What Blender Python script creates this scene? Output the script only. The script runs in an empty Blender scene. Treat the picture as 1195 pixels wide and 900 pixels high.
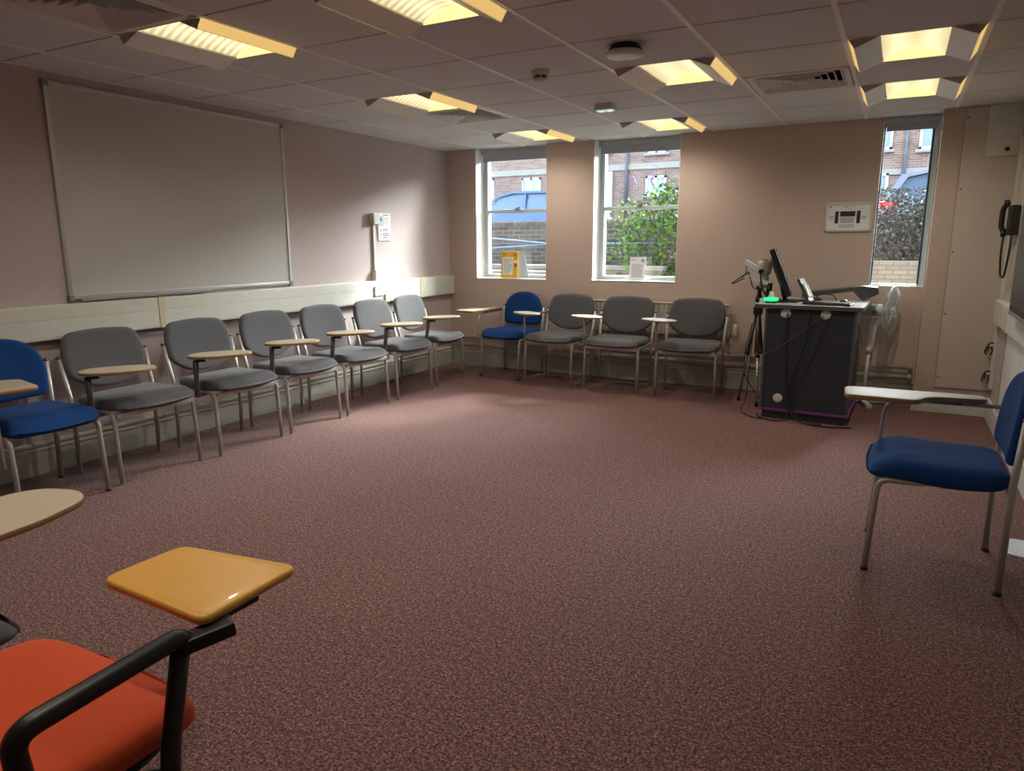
import bpy, bmesh, math, random
from mathutils import Vector, Matrix
from math import sin, cos, pi, radians
random.seed(7)
C = bpy.context.scene.collection
S = bpy.context.scene

# ---------------------------------------------------------------- camera
yaw, pitch, roll = -0.4966, 0.2001, -0.0032
fwd = Vector((sin(yaw)*cos(pitch), cos(yaw)*cos(pitch), -sin(pitch)))
right = Vector((cos(yaw), -sin(yaw), 0)); up = right.cross(fwd)
r2 = right*cos(roll)+up*sin(roll); u2 = -right*sin(roll)+up*cos(roll)
cd = bpy.data.cameras.new('camera'); cam = bpy.data.objects.new('camera', cd); C.objects.link(cam)
cam.matrix_world = Matrix(((r2.x, u2.x, -fwd.x, 4.448), (r2.y, u2.y, -fwd.y, -6.752), (r2.z, u2.z, -fwd.z, 1.3598), (0, 0, 0, 1)))
cd.sensor_width = 36; cd.lens = 821.32*36/1195; cd.clip_start = 0.05; cd.clip_end = 200
S.camera = cam

# ---------------------------------------------------------------- world, sun, exposure
S.view_settings.view_transform = 'Standard'; S.view_settings.look = 'None'
S.view_settings.exposure = 0.50; S.view_settings.gamma = 1.0; S.view_settings.use_curve_mapping = False
SKY = 7.5; LAMP = 11.5; SUN = 8.5; GLOW = 98.0
w = bpy.data.worlds.new('sky'); S.world = w; w.use_nodes = True
nt = w.node_tree; bg = nt.nodes['Background']
geo = nt.nodes.new('ShaderNodeTexCoord'); sep = nt.nodes.new('ShaderNodeSeparateXYZ'); cr = nt.nodes.new('ShaderNodeValToRGB')
nt.links.new(geo.outputs['Generated'], sep.inputs[0]); nt.links.new(sep.outputs['Z'], cr.inputs[0]); nt.links.new(cr.outputs[0], bg.inputs[0])
cr.color_ramp.elements[0].color = (0.88, 0.93, 1.0, 1); cr.color_ramp.elements[1].color = (0.60, 0.78, 1.0, 1)
bg.inputs[1].default_value = 1.0
# bright cloud round the low sun
dv = nt.nodes.new('ShaderNodeVectorMath'); dv.operation = 'DOT_PRODUCT'; dv.inputs[1].default_value = Vector((1, 2, 2.236*.52)).normalized()
pw = nt.nodes.new('ShaderNodeMath'); pw.operation = 'POWER'; pw.inputs[1].default_value = 14; pw.use_clamp = False
mx0 = nt.nodes.new('ShaderNodeMath'); mx0.operation = 'MAXIMUM'; mx0.inputs[1].default_value = 0
nt.links.new(geo.outputs['Generated'], dv.inputs[0]); nt.links.new(dv.outputs['Value'], mx0.inputs[0]); nt.links.new(mx0.outputs[0], pw.inputs[0])
vs1 = nt.nodes.new('ShaderNodeVectorMath'); vs1.operation = 'SCALE'; vs1.inputs['Scale'].default_value = SKY; nt.links.new(cr.outputs[0], vs1.inputs[0])
vs2 = nt.nodes.new('ShaderNodeVectorMath'); vs2.operation = 'SCALE'; vs2.inputs[0].default_value = (GLOW, GLOW*.97, GLOW*.92); nt.links.new(pw.outputs[0], vs2.inputs['Scale'])
va = nt.nodes.new('ShaderNodeVectorMath'); va.operation = 'ADD'; nt.links.new(vs1.outputs[0], va.inputs[0]); nt.links.new(vs2.outputs[0], va.inputs[1])
nt.links.new(va.outputs[0], bg.inputs[0])
sd = bpy.data.lights.new('sun', 'SUN'); so = bpy.data.objects.new('sun', sd); C.objects.link(so)
sd.energy = SUN; sd.angle = radians(8); sd.color = (1.0, 0.93, 0.82)
so.rotation_euler = Vector((-1, -2, -2.236*0.69)).to_track_quat('-Z', 'Y').to_euler()
so.location = (6, 10, 12)
for nm, x, wd in (('portal_a', 0.78, .86), ('portal_b', 2.15, .86), ('portal_c', 4.43, .4)):
    ld = bpy.data.lights.new(nm, 'AREA'); lo = bpy.data.objects.new(nm, ld); C.objects.link(lo)
    ld.shape = 'RECTANGLE'; ld.size = wd; ld.size_y = 1.34; ld.cycles.is_portal = True
    lo.location = (x, 0.29, 1.65); lo.rotation_euler = Vector((0, -1, 0)).to_track_quat('-Z', 'Y').to_euler()

# ---------------------------------------------------------------- materials
MATS = {}
def mat(name, col, rough=.5, metal=0, spec=.5, noise=None, bump=None, emis=None, sheen=0, coat=0):
    """noise=(scale, amount, second colour, detail, stretch) ; bump=(scale, strength, distance)"""
    if name in MATS: return MATS[name]
    m = bpy.data.materials.new(name); m.use_nodes = True; MATS[name] = m
    n = m.node_tree; b = n.nodes['Principled BSDF']
    b.inputs['Base Color'].default_value = (*col, 1); b.inputs['Roughness'].default_value = rough
    b.inputs['Metallic'].default_value = metal; b.inputs['Specular IOR Level'].default_value = spec
    if sheen: b.inputs['Sheen Weight'].default_value = sheen
    if coat: b.inputs['Coat Weight'].default_value = coat
    tc = n.nodes.new('ShaderNodeTexCoord')
    if noise is None: noise = (6, .5, tuple(c*.93 for c in col), 3, (1, 1, 1))
    mp = n.nodes.new('ShaderNodeMapping'); mp.inputs['Scale'].default_value = noise[4]
    nz = n.nodes.new('ShaderNodeTexNoise'); nz.inputs['Scale'].default_value = noise[0]; nz.inputs['Detail'].default_value = noise[3]
    mr = n.nodes.new('ShaderNodeMapRange'); mr.inputs[1].default_value = .5-.5*(1-noise[1]*.8); mr.inputs[2].default_value = .5+.5*(1-noise[1]*.8)
    mx = n.nodes.new('ShaderNodeMixRGB'); mx.inputs[1].default_value = (*col, 1); mx.inputs[2].default_value = (*noise[2], 1)
    n.links.new(tc.outputs['Object'], mp.inputs[0]); n.links.new(mp.outputs[0], nz.inputs['Vector'])
    n.links.new(nz.outputs['Fac'], mr.inputs[0]); n.links.new(mr.outputs[0], mx.inputs[0]); n.links.new(mx.outputs[0], b.inputs['Base Color'])
    if bump:
        nb = n.nodes.new('ShaderNodeTexNoise'); nb.inputs['Scale'].default_value = bump[0]; nb.inputs['Detail'].default_value = 4
        bu = n.nodes.new('ShaderNodeBump'); bu.inputs['Strength'].default_value = bump[1]; bu.inputs['Distance'].default_value = bump[2]
        n.links.new(mp.outputs[0], nb.inputs['Vector']); n.links.new(nb.outputs['Fac'], bu.inputs['Height']); n.links.new(bu.outputs[0], b.inputs['Normal'])
    if emis:
        b.inputs['Emission Color'].default_value = (*emis[0], 1); b.inputs['Emission Strength'].default_value = emis[1]
    return m

def carpet_mat():
    m = bpy.data.materials.new('carpet'); m.use_nodes = True; n = m.node_tree; b = n.nodes['Principled BSDF']
    b.inputs['Roughness'].default_value = .95; b.inputs['Specular IOR Level'].default_value = .15
    b.inputs['Sheen Weight'].default_value = .1
    tc = n.nodes.new('ShaderNodeTexCoord')
    nz = n.nodes.new('ShaderNodeTexNoise'); nz.inputs['Scale'].default_value = 115; nz.inputs['Detail'].default_value = 7; nz.inputs['Roughness'].default_value = .92
    cr = n.nodes.new('ShaderNodeValToRGB'); e = cr.color_ramp.elements
    e[0].position = .42; e[0].color = (.028, .011, .011, 1); e[1].position = .60; e[1].color = (.52, .30, .265, 1)
    e2 = e.new(.5); e2.color = (.138, .062, .056, 1)
    n2 = n.nodes.new('ShaderNodeTexNoise'); n2.inputs['Scale'].default_value = 52; n2.inputs['Detail'].default_value = 2
    r2_ = n.nodes.new('ShaderNodeMapRange'); r2_.inputs[1].default_value = .3; r2_.inputs[2].default_value = .7; r2_.inputs[3].default_value = .66; r2_.inputs[4].default_value = 1.30
    mx = n.nodes.new('ShaderNodeMixRGB'); mx.blend_type = 'MULTIPLY'; mx.inputs[0].default_value = 1
    # faint seams of half-metre carpet tiles
    br = n.nodes.new('ShaderNodeTexBrick'); br.offset = 0; br.inputs['Scale'].default_value = 1; br.inputs['Brick Width'].default_value = .5; br.inputs['Row Height'].default_value = .5
    br.inputs['Mortar Size'].default_value = .0022; br.inputs['Mortar Smooth'].default_value = .3
    br.inputs['Color1'].default_value = (1, 1, 1, 1); br.inputs['Color2'].default_value = (.94, .94, .94, 1); br.inputs['Mortar'].default_value = (.72, .72, .72, 1)
    my = n.nodes.new('ShaderNodeMixRGB'); my.blend_type = 'MULTIPLY'; my.inputs[0].default_value = 1
    n.links.new(tc.outputs['Object'], nz.inputs['Vector']); n.links.new(tc.outputs['Object'], n2.inputs['Vector']); n.links.new(tc.outputs['Object'], br.inputs['Vector'])
    n.links.new(nz.outputs['Fac'], cr.inputs[0]); n.links.new(n2.outputs['Fac'], r2_.inputs[0])
    n.links.new(cr.outputs[0], mx.inputs[1]); n.links.new(r2_.outputs[0], mx.inputs[2])
    n.links.new(mx.outputs[0], my.inputs[1]); n.links.new(br.outputs['Color'], my.inputs[2]); n.links.new(my.outputs[0], b.inputs['Base Color'])
    bu = n.nodes.new('ShaderNodeBump'); bu.inputs['Strength'].default_value = .25; bu.inputs['Distance'].default_value = .003
    n.links.new(nz.outputs['Fac'], bu.inputs['Height']); n.links.new(bu.outputs[0], b.inputs['Normal'])
    return m
def brick_mat(name, c1, c2, mortar, bw=.225, bh=.075):
    m = bpy.data.materials.new(name); m.use_nodes = True; n = m.node_tree; b = n.nodes['Principled BSDF']
    b.inputs['Roughness'].default_value = .9
    tc = n.nodes.new('ShaderNodeTexCoord'); sp = n.nodes.new('ShaderNodeSeparateXYZ'); ad = n.nodes.new('ShaderNodeMath'); cb = n.nodes.new('ShaderNodeCombineXYZ')
    n.links.new(tc.outputs['Object'], sp.inputs[0]); n.links.new(sp.outputs['X'], ad.inputs[0]); n.links.new(sp.outputs['Y'], ad.inputs[1])
    n.links.new(ad.outputs[0], cb.inputs['X']); n.links.new(sp.outputs['Z'], cb.inputs['Y'])
    br = n.nodes.new('ShaderNodeTexBrick'); br.inputs['Scale'].default_value = 1; br.inputs['Brick Width'].default_value = bw; br.inputs['Row Height'].default_value = bh
    br.inputs['Mortar Size'].default_value = .007; br.inputs['Color1'].default_value = (*c1, 1); br.inputs['Color2'].default_value = (*c2, 1); br.inputs['Mortar'].default_value = (*mortar, 1)
    n.links.new(cb.outputs[0], br.inputs['Vector'])
    nz = n.nodes.new('ShaderNodeTexNoise'); nz.inputs['Scale'].default_value = 2.2; nz.inputs['Detail'].default_value = 6
    mr = n.nodes.new('ShaderNodeMapRange'); mr.inputs[3].default_value = .6; mr.inputs[4].default_value = 1.35
    mx = n.nodes.new('ShaderNodeMixRGB'); mx.blend_type = 'MULTIPLY'; mx.inputs[0].default_value = 1
    n.links.new(tc.outputs['Object'], nz.inputs['Vector']); n.links.new(nz.outputs['Fac'], mr.inputs[0]); n.links.new(br.outputs['Color'], mx.inputs[1]); n.links.new(mr.outputs[0], mx.inputs[2])
    n.links.new(mx.outputs[0], b.inputs['Base Color'])
    return m
def lamp_mat(name, col, strength):
    """prismatic lamp cover: curved cross ribs over two tubes, seen as brighter and dimmer bands"""
    m = bpy.data.materials.new(name); m.use_nodes = True; n = m.node_tree; b = n.nodes['Principled BSDF']
    b.inputs['Base Color'].default_value = (.3, .28, .2, 1); b.inputs['Roughness'].default_value = .4
    tc = n.nodes.new('ShaderNodeTexCoord'); sp = n.nodes.new('ShaderNodeSeparateXYZ'); n.links.new(tc.outputs['Object'], sp.inputs[0])
    wv = n.nodes.new('ShaderNodeTexWave'); wv.bands_direction = 'Y'; wv.inputs['Scale'].default_value = 7.0
    wv.inputs['Distortion'].default_value = 0; n.links.new(tc.outputs['Object'], wv.inputs['Vector'])
    mr = n.nodes.new('ShaderNodeMapRange'); mr.inputs[3].default_value = .55; mr.inputs[4].default_value = 1.0
    n.links.new(wv.outputs['Fac'], mr.inputs[0])
    w2 = n.nodes.new('ShaderNodeTexWave'); w2.bands_direction = 'X'; w2.inputs['Scale'].default_value = 2.1; n.links.new(tc.outputs['Object'], w2.inputs['Vector'])
    m2 = n.nodes.new('ShaderNodeMapRange'); m2.inputs[3].default_value = .75; m2.inputs[4].default_value = 1.1; n.links.new(w2.outputs['Fac'], m2.inputs[0])
    mu = n.nodes.new('ShaderNodeMath'); mu.operation = 'MULTIPLY'; n.links.new(mr.outputs[0], mu.inputs[0]); n.links.new(m2.outputs[0], mu.inputs[1])
    mm = n.nodes.new('ShaderNodeMath'); mm.operation = 'MULTIPLY'; mm.inputs[1].default_value = strength; n.links.new(mu.outputs[0], mm.inputs[0])
    b.inputs['Emission Color'].default_value = (*col, 1); n.links.new(mm.outputs[0], b.inputs['Emission Strength'])
    return m
def glass_mat():
    m = bpy.data.materials.new('window_glass'); m.use_nodes = True; n = m.node_tree
    for x in list(n.nodes): n.nodes.remove(x)
    o = n.nodes.new('ShaderNodeOutputMaterial'); t = n.nodes.new('ShaderNodeBsdfTransparent'); g = n.nodes.new('ShaderNodeBsdfGlossy'); f = n.nodes.new('ShaderNodeFresnel'); mx = n.nodes.new('ShaderNodeMixShader')
    t.inputs[0].default_value = (.93, .97, .98, 1); g.inputs['Roughness'].default_value = .03; f.inputs[0].default_value = 1.45
    n.links.new(f.outputs[0], mx.inputs[0]); n.links.new(t.outputs[0], mx.inputs[1]); n.links.new(g.outputs[0], mx.inputs[2]); n.links.new(mx.outputs[0], o.inputs[0])
    return m

M = dict(
 wall_pink=mat('wallpaper_pink', (.57, .49, .475), .85, noise=(60, .2, (.50, .425, .41), 5, (1.6, 1.6, .25)), bump=(160, .25, .002)),
 wall_tan=mat('wallpaper_tan', (.61, .485, .415), .85, noise=(60, .2, (.54, .425, .365), 5, (1, 1, .3)), bump=(160, .25, .002)),
 box_tan=mat('boxing_tan', (.56, .45, .365), .8, noise=(50, .2, (.50, .40, .325), 5, (1, 1, .5)), bump=(160, .2, .002)),
 panel=mat('beige_board_panel', (.58, .51, .44), .6, noise=(4, .3, (.54, .47, .40), 4, (1, 1, .4))),
 ceiling=mat('mineral_tile', (.70, .71, .71), .9, noise=(90, .3, (.66, .67, .67), 4, (1, 1, 1)), bump=(300, .2, .001)),
 tbar=mat('white_t_bar', (.90, .90, .91), .4),
 gap=mat('tile_joint_dark', (.10, .095, .09), .9),
 cream=mat('cream_paint', (.66, .67, .60), .45, noise=(9, .5, (.61, .62, .55), 4, (1, 1, 1))),
 joint=mat('yellowed_plastic', (.62, .56, .36), .5),
 plastic=mat('white_plastic', (.70, .69, .64), .4),
 skirt=mat('skirting_paint', (.52, .53, .47), .45, noise=(9, .5, (.47, .48, .42), 4, (1, 1, 1))),
 white=mat('white_paint', (.78, .80, .80), .4),
 upvc=mat('window_frame_white', (.62, .70, .70), .35),
 darkseal=mat('dark_window_edge', (.05, .09, .11), .5),
 board=mat('whiteboard_enamel', (.56, .55, .53), .30, spec=.5, noise=(2, .5, (.53, .52, .49), 3, (1, 1, 1))),
 alu=mat('aluminium', (.62, .63, .64), .35, metal=.8),
 greycap=mat('grey_plastic', (.22, .22, .23), .5),
 grey=mat('grey_fabric', (.125, .125, .135), .92, spec=.2, noise=(240, .2, (.085, .085, .092), 3, (1, 1, 1)), bump=(300, .3, .001), sheen=.18),
 blue=mat('blue_fabric', (.013, .066, .235), .92, spec=.15, noise=(240, .2, (.009, .048, .185), 3, (1, 1, 1)), bump=(300, .3, .001), sheen=.03),
 red=mat('red_fabric', (.66, .095, .034), .92, spec=.15, noise=(90, .1, (.56, .078, .027), 5, (1, 1, 1)), bump=(260, .3, .001), sheen=.1),
 steel=mat('satin_grey_metal', (.50, .49, .47), .42, metal=.45),
 darksteel=mat('dark_grey_metal', (.14, .135, .13), .42, metal=.5),
 black=mat('black_plastic', (.012, .012, .013), .42),
 rubber=mat('black_rubber', (.015, .014, .013), .75),
 laminate=mat('beige_laminate', (.55, .47, .35), .42, noise=(3, .4, (.51, .44, .33), 3, (1, 1, 1))),
 laminate_glare=mat('window_glare_laminate', (.40, .40, .37), .5, spec=.3, noise=(3, .4, (.54, .53, .48), 3, (1, 1, 1))),  # same beige laminate, with the window glare put into its colour
 ply=mat('plywood_edge', (.42, .24, .085), .5, noise=(60, .3, (.24, .13, .045), 3, (1, 1, 9))),
 wood=mat('varnished_beech', (.86, .47, .095), .35, noise=(14, .15, (.78, .40, .07), 5, (1, 7, 1)), coat=.25),
 podium=mat('charcoal_laminate', (.032, .040, .052), .5, noise=(40, .3, (.027, .034, .045), 3, (1, 1, 1))),
 podedge=mat('grey_laminate_edge', (.085, .09, .09), .45),
 desk=mat('pale_desk_laminate', (.50, .52, .52), .22),
 purple=mat('purple_edging', (.20, .045, .22), .5),
 console=mat('grey_green_panel', (.065, .07, .065), .4),
 screen=mat('dark_glass_screen', (.010, .014, .022), .3, spec=.25),
 green=mat('green_light', (.02, .5, .1), .4, emis=((.02, 1, .22), 1.3)),
 beige=mat('ivory_plastic', (.52, .47, .36), .45),
 silver=mat('silver_plastic', (.72, .80, .84), .3),
 rad=mat('radiator_enamel', (.60, .56, .48), .35),
 pipe=mat('painted_pipe', (.46, .41, .34), .4),
 paper=mat('white_paper', (.88, .90, .90), .7),
 ink=mat('grey_print', (.20, .20, .22), .8),
 inkpale=mat('pale_grey_print', (.52, .54, .56), .8),
 inkdark=mat('dark_print', (.03, .028, .035), .7),
 yellow=mat('yellow_poster', (.85, .46, .035), .6),
 brown=mat('brown_print', (.15, .06, .02), .7),
 bluep=mat('blue_print', (.05, .25, .42), .7),
 bluepale=mat('pale_blue_print', (.50, .60, .66), .7),
 orange=mat('orange_print', (.70, .30, .04), .7),
 redp=mat('red_print', (.55, .05, .04), .6),
 blind=mat('grey_blue_blind', (.44, .48, .52), .7),
 wing=mat('lamp_wing_white', (.84, .84, .80), .35), wing_gap_shade=mat('lamp_wing_gap_shade', (.5, .48, .45), .6),
 fan=mat('fan_white', (.72, .75, .76), .4),
 carpaint=mat('blue_car_paint', (.02, .075, .22), .4, coat=.2),
 carpaint2=mat('silver_blue_car_paint', (.13, .18, .25), .3, coat=.6),
 carglass=mat('car_window_glass', (.06, .11, .17), .2, spec=.4),
 taillight=mat('red_tail_light', (.65, .04, .04), .25),
 tyre=mat('tyre', (.02, .02, .02), .8),
 stone=mat('pale_stone', (.20, .19, .17), .85, noise=(8, .3, (.165, .155, .14), 5, (1, 1, 1))),
 asphalt=mat('grey_asphalt', (.12, .12, .125), .9, noise=(30, .3, (.09, .09, .095), 5, (1, 1, 1))),
 paving=mat('pale_paving', (.15, .14, .125), .85, noise=(5, .3, (.12, .11, .1), 5, (1, 1, 1))),
 railing=mat('blue_grey_railing', (.10, .15, .22), .4),
 doorblue=mat('pale_blue_door', (.20, .32, .45), .5),
 winglass=mat('far_window_glass', (.14, .20, .25), .08, spec=.8),
 pipeblack=mat('dark_drainpipe', (.04, .05, .07), .5),
 leaf=mat('yellow_green_leaf', (.13, .22, .035), .9, spec=.15, noise=(7, .1, (.055, .13, .03), 3, (1, 1, 1))),
 leafdark=mat('dusky_purple_leaf', (.065, .07, .068), .9, spec=.15, noise=(4, .1, (.095, .062, .085), 3, (1, 1, 1))),
 leafgreen=mat('dark_green_leaf', (.055, .10, .05), .6),
 flower=mat('purple_flower', (.14, .09, .26), .7),
 farwhite=mat('far_white_frame', (.36, .38, .38), .5),
 twig=mat('brown_stem', (.14, .09, .06), .8),
)
M['carpet'] = carpet_mat()
M['brick'] = brick_mat('red_brown_brick', (.105, .060, .048), (.165, .098, .078), (.21, .19, .175))
M['brickdark'] = brick_mat('dark_weathered_brick', (.040, .038, .033), (.085, .08, .067), (.16, .155, .14))
M['brickpale'] = brick_mat('buff_brick', (.15, .135, .105), (.20, .18, .14), (.11, .10, .085), .15, .052)
M['lamp'] = lamp_mat('lamp_cover', (1.0, .84, .47), .95)
M['lampedge'] = mat('lamp_edge_glow', (.8, .6, .3), .4, emis=((1.0, .66, .22), .50))
M['lampend'] = mat('lamp_end_glow', (.8, .65, .3), .4, emis=((1.0, .78, .30), .80))
M['glass'] = glass_mat()

# ---------------------------------------------------------------- mesh helpers
class MB:
    def __init__(s): s.v = []; s.f = []; s.m = []; s.mats = []; s.sm = []
    def mi(s, m):
        if m not in s.mats: s.mats.append(m)
        return s.mats.index(m)
    def add(s, vs, fs, m, smooth=False, mtx=None):
        o = len(s.v); s.v += [tuple(mtx @ Vector(p)) if mtx else tuple(p) for p in vs]
        i = s.mi(m)
        for f in fs: s.f.append([o+k for k in f]); s.m.append(i); s.sm.append(smooth)
        return s
    def box(s, x0, x1, y0, y1, z0, z1, m, b=0, mtx=None):
        if b <= 0:
            return s.add([(x0,y0,z0),(x1,y0,z0),(x1,y1,z0),(x0,y1,z0),(x0,y0,z1),(x1,y0,z1),(x1,y1,z1),(x0,y1,z1)],
                  [(3,2,1,0),(4,5,6,7),(0,1,5,4),(1,2,6,5),(2,3,7,6),(3,0,4,7)], m, mtx=mtx)
        bm = bmesh.new(); bmesh.ops.create_cube(bm, size=1)
        for v in bm.verts: v.co = Vector(((x0+x1)/2+v.co.x*(x1-x0), (y0+y1)/2+v.co.y*(y1-y0), (z0+z1)/2+v.co.z*(z1-z0)))
        bmesh.ops.bevel(bm, geom=bm.edges[:], offset=b, segments=2, profile=.6, affect='EDGES')
        bm.verts.index_update()
        s.add([v.co[:] for v in bm.verts], [[v.index for v in f.verts] for f in bm.faces], m, False, mtx); bm.free(); return s
    def tube(s, pts, r, m, n=10, caps=True, flat=None, mtx=None):
        """sweep a circle (or an ellipse flat=(ra, rb)) along pts"""
        P = [Vector(p) for p in pts]; vs = []; fs = []
        t = (P[1]-P[0]).normalized(); a = Vector((0, 0, 1)) if abs(t.z) < .9 else Vector((1, 0, 0))
        nrm = (a-t*a.dot(t)).normalized()
        for i, p in enumerate(P):
            t = ((P[min(i+1, len(P)-1)]-P[max(i-1, 0)])).normalized()
            nrm = (nrm-t*nrm.dot(t)).normalized(); bn = t.cross(nrm)
            ra, rb = flat if flat else ((r[i], r[i]) if isinstance(r, (list, tuple)) else (r, r))
            for k in range(n):
                an = 2*pi*k/n; vs.append(p+nrm*cos(an)*ra+bn*sin(an)*rb)
        for i in range(len(P)-1):
            for k in range(n):
                fs.append((i*n+k, i*n+(k+1) % n, (i+1)*n+(k+1) % n, (i+1)*n+k))
        s.add(vs, fs, m, True, mtx)
        if caps:
            s.add(vs[:n], [list(range(n))[::-1]], m, False, mtx); s.add(vs[-n:], [list(range(n))], m, False, mtx)
        return s
    def lathe(s, prof, c, m, n=24, axis='z', mtx=None):
        """prof: list of (radius, height)"""
        vs = []; fs = []
        for r, h in prof:
            for k in range(n):
                a = 2*pi*k/n; x, y = r*cos(a), r*sin(a)
                p = {'z': (x, y, h), 'x': (h, x, y), 'y': (y, h, x)}[axis]
                vs.append((c[0]+p[0], c[1]+p[1], c[2]+p[2]))
        for i in range(len(prof)-1):
            for k in range(n): fs.append((i*n+k, i*n+(k+1) % n, (i+1)*n+(k+1) % n, (i+1)*n+k))
        s.add(vs, fs, m, True, mtx)
        if prof[0][0] > 1e-4: s.add(vs[:n], [list(range(n))[::-1]], m, False, mtx)
        if prof[-1][0] > 1e-4: s.add(vs[-n:], [list(range(n))], m, False, mtx)
        return s
    def prism(s, pts, z0, z1, m, mtx=None, fn=None, smooth=False):
        n = len(pts); fn = fn or (lambda u, v, w: (u, v, w))
        vs = [fn(u, v, z0) for u, v in pts]+[fn(u, v, z1) for u, v in pts]
        fs = [list(range(n))[::-1], list(range(n, 2*n))]
        s.add(vs, fs, m, False, mtx)
        s.add(vs, [(k, (k+1) % n, n+(k+1) % n, n+k) for k in range(n)], m, smooth, mtx); return s
    def pillow(s, outline, tt, tb, fn, m, s0=.8, crown=0, crownb=0, medge=None, rings=None):
        """closed cushion or board: outline (u,v) around a centre, rounded rim, thickness tt above and tb below"""
        cx = sum(p[0] for p in outline)/len(outline); cy = sum(p[1] for p in outline)/len(outline); n = len(outline)
        ss = [1.0]+[s0+(1-s0)*cos(a*pi/10) for a in range(1, 6)]
        ss = ss+[s0*q for q in (.8, .55, .3)]
        def ring(sc, w): return [fn(cx+(u-cx)*sc, cy+(v-cy)*sc, w) for u, v in outline]
        def h(sc, t): return t*(math.sqrt(max(0, 1-((sc-s0)/(1-s0))**2)) if sc > s0 else 1)
        for sgn, t, cw in ((1, tt, crown), (-1, tb, crownb)):
            vs = []; fs = []; fe = []
            for sc in ss: vs += ring(sc, sgn*(h(sc, t)+cw*(1-sc*sc)))
            vs.append(fn(cx, cy, sgn*(t+cw))); c = len(vs)-1; L = len(ss)
            for i in range(L-1):
                for k in range(n):
                    f = (i*n+k, i*n+(k+1) % n, (i+1)*n+(k+1) % n, (i+1)*n+k)
                    f = f if sgn > 0 else f[::-1]
                    (fe if (medge and (i < 3)) else fs).append(f)
            for k in range(n):
                f = ((L-1)*n+k, (L-1)*n+(k+1) % n, c); fs.append(f if sgn > 0 else f[::-1])
            s.add(vs, fs, m, True)
            if fe: s.add(vs, fe, medge, True)
        return s
    def obj(s, name, parent=None, loc=None):
        me = bpy.data.meshes.new(name); me.from_pydata(s.v, [], s.f)
        for m in s.mats: me.materials.append(m)
        me.polygons.foreach_set('material_index', s.m); me.polygons.foreach_set('use_smooth', s.sm)
        bm = bmesh.new(); bm.from_mesh(me); bmesh.ops.remove_doubles(bm, verts=bm.verts, dist=1e-5)
        bmesh.ops.recalc_face_normals(bm, faces=bm.faces); bm.to_mesh(me); bm.free(); me.update()
        o = bpy.data.objects.new(name, me); C.objects.link(o)
        if loc is not None: o.location = loc
        if parent: o.parent = parent
        return o
def fillet(pts, r, n=5):
    P = [Vector(p) for p in pts]; out = [P[0]]
    for i in range(1, len(P)-1):
        a = (P[i-1]-P[i]); b = (P[i+1]-P[i]); rr = min(r, a.length*.48, b.length*.48)
        p0 = P[i]+a.normalized()*rr; p1 = P[i]+b.normalized()*rr
        for k in range(n+1):
            t = k/n; out.append(p0*(1-t)**2+P[i]*2*t*(1-t)+p1*t*t)
    out.append(P[-1]); return out
def smooth2(pts, r=.05, n=5):
    """closed 2D outline with rounded corners; r may be a list"""
    N = len(pts); out = []
    for i in range(N):
        p = Vector(pts[i]); a = Vector(pts[i-1])-p; b = Vector(pts[(i+1) % N])-p
        rr = r[i] if isinstance(r, (list, tuple)) else r
        rr = min(rr, a.length*.49, b.length*.49); p0 = p+a.normalized()*rr; p1 = p+b.normalized()*rr
        for k in range(n+1):
            t = k/n; q = p0*(1-t)**2+p*2*t*(1-t)+p1*t*t; out.append((q.x, q.y))
    return out
def empty(name, loc=(0, 0, 0), rz=0):
    o = bpy.data.objects.new(name, None); C.objects.link(o); o.location = loc; o.rotation_euler = (0, 0, rz); o.empty_display_size = .1
    return o
def tag(o, label, cat, group=None, kind=None):
    o['label'] = label; o['category'] = cat
    if group: o['group'] = group
    if kind: o['kind'] = kind
    return o
def struct(mb, name, loc=None):
    o = mb.obj(name, None, loc); o['kind'] = 'structure'; return o
def copy_tree(o, parent=None):
    c = o.copy(); C.objects.link(c)
    if parent: c.parent = parent
    for ch in [x for x in bpy.data.objects if x.parent == o]: copy_tree(ch, c)
    return c

# ================================================================ ROOM
H = 2.3467; XR = 5.17; YB = -8.3; WT = .27
BX = [2.8748+.6175*k for k in range(-4, 4)]            # ceiling bars running away from the camera
RY = [-.24-.6*k for k in range(-1, 14)]
W1 = (.35, 1.20, .975, H); W2 = (1.717, 2.577, .98, H); W3 = (4.243, 4.643, .99, H)

struct(MB().box(-.3, XR+.3, YB, WT, -.12, 0, M['carpet']), 'floor')
struct(MB().box(-.25, 0, YB, WT, 0, H+.3, M['wall_pink']), 'wall_left')
struct(MB().box(XR, XR+.25, YB, WT, 0, H+.3, M['panel']), 'wall_right')
struct(MB().box(-.25, XR+.25, YB-.2, YB, 0, H+.3, M['wall_pink']), 'wall_rear')
wb = MB(); xs = [0, W1[0], W1[1], W2[0], W2[1], W3[0], W3[1], XR]
for i in range(7):
    if i % 2 == 0: wb.box(xs[i], xs[i+1], 0, WT, 0, H+.3, M['wall_tan'])
for a in (W1, W2, W3):
    wb.box(a[0], a[1], 0, WT, 0, a[2], M['wall_tan']); wb.box(a[0], a[1], 0, WT, H+.0, H+.3, M['wall_tan'])
struct(wb, 'wall_back')

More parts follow.
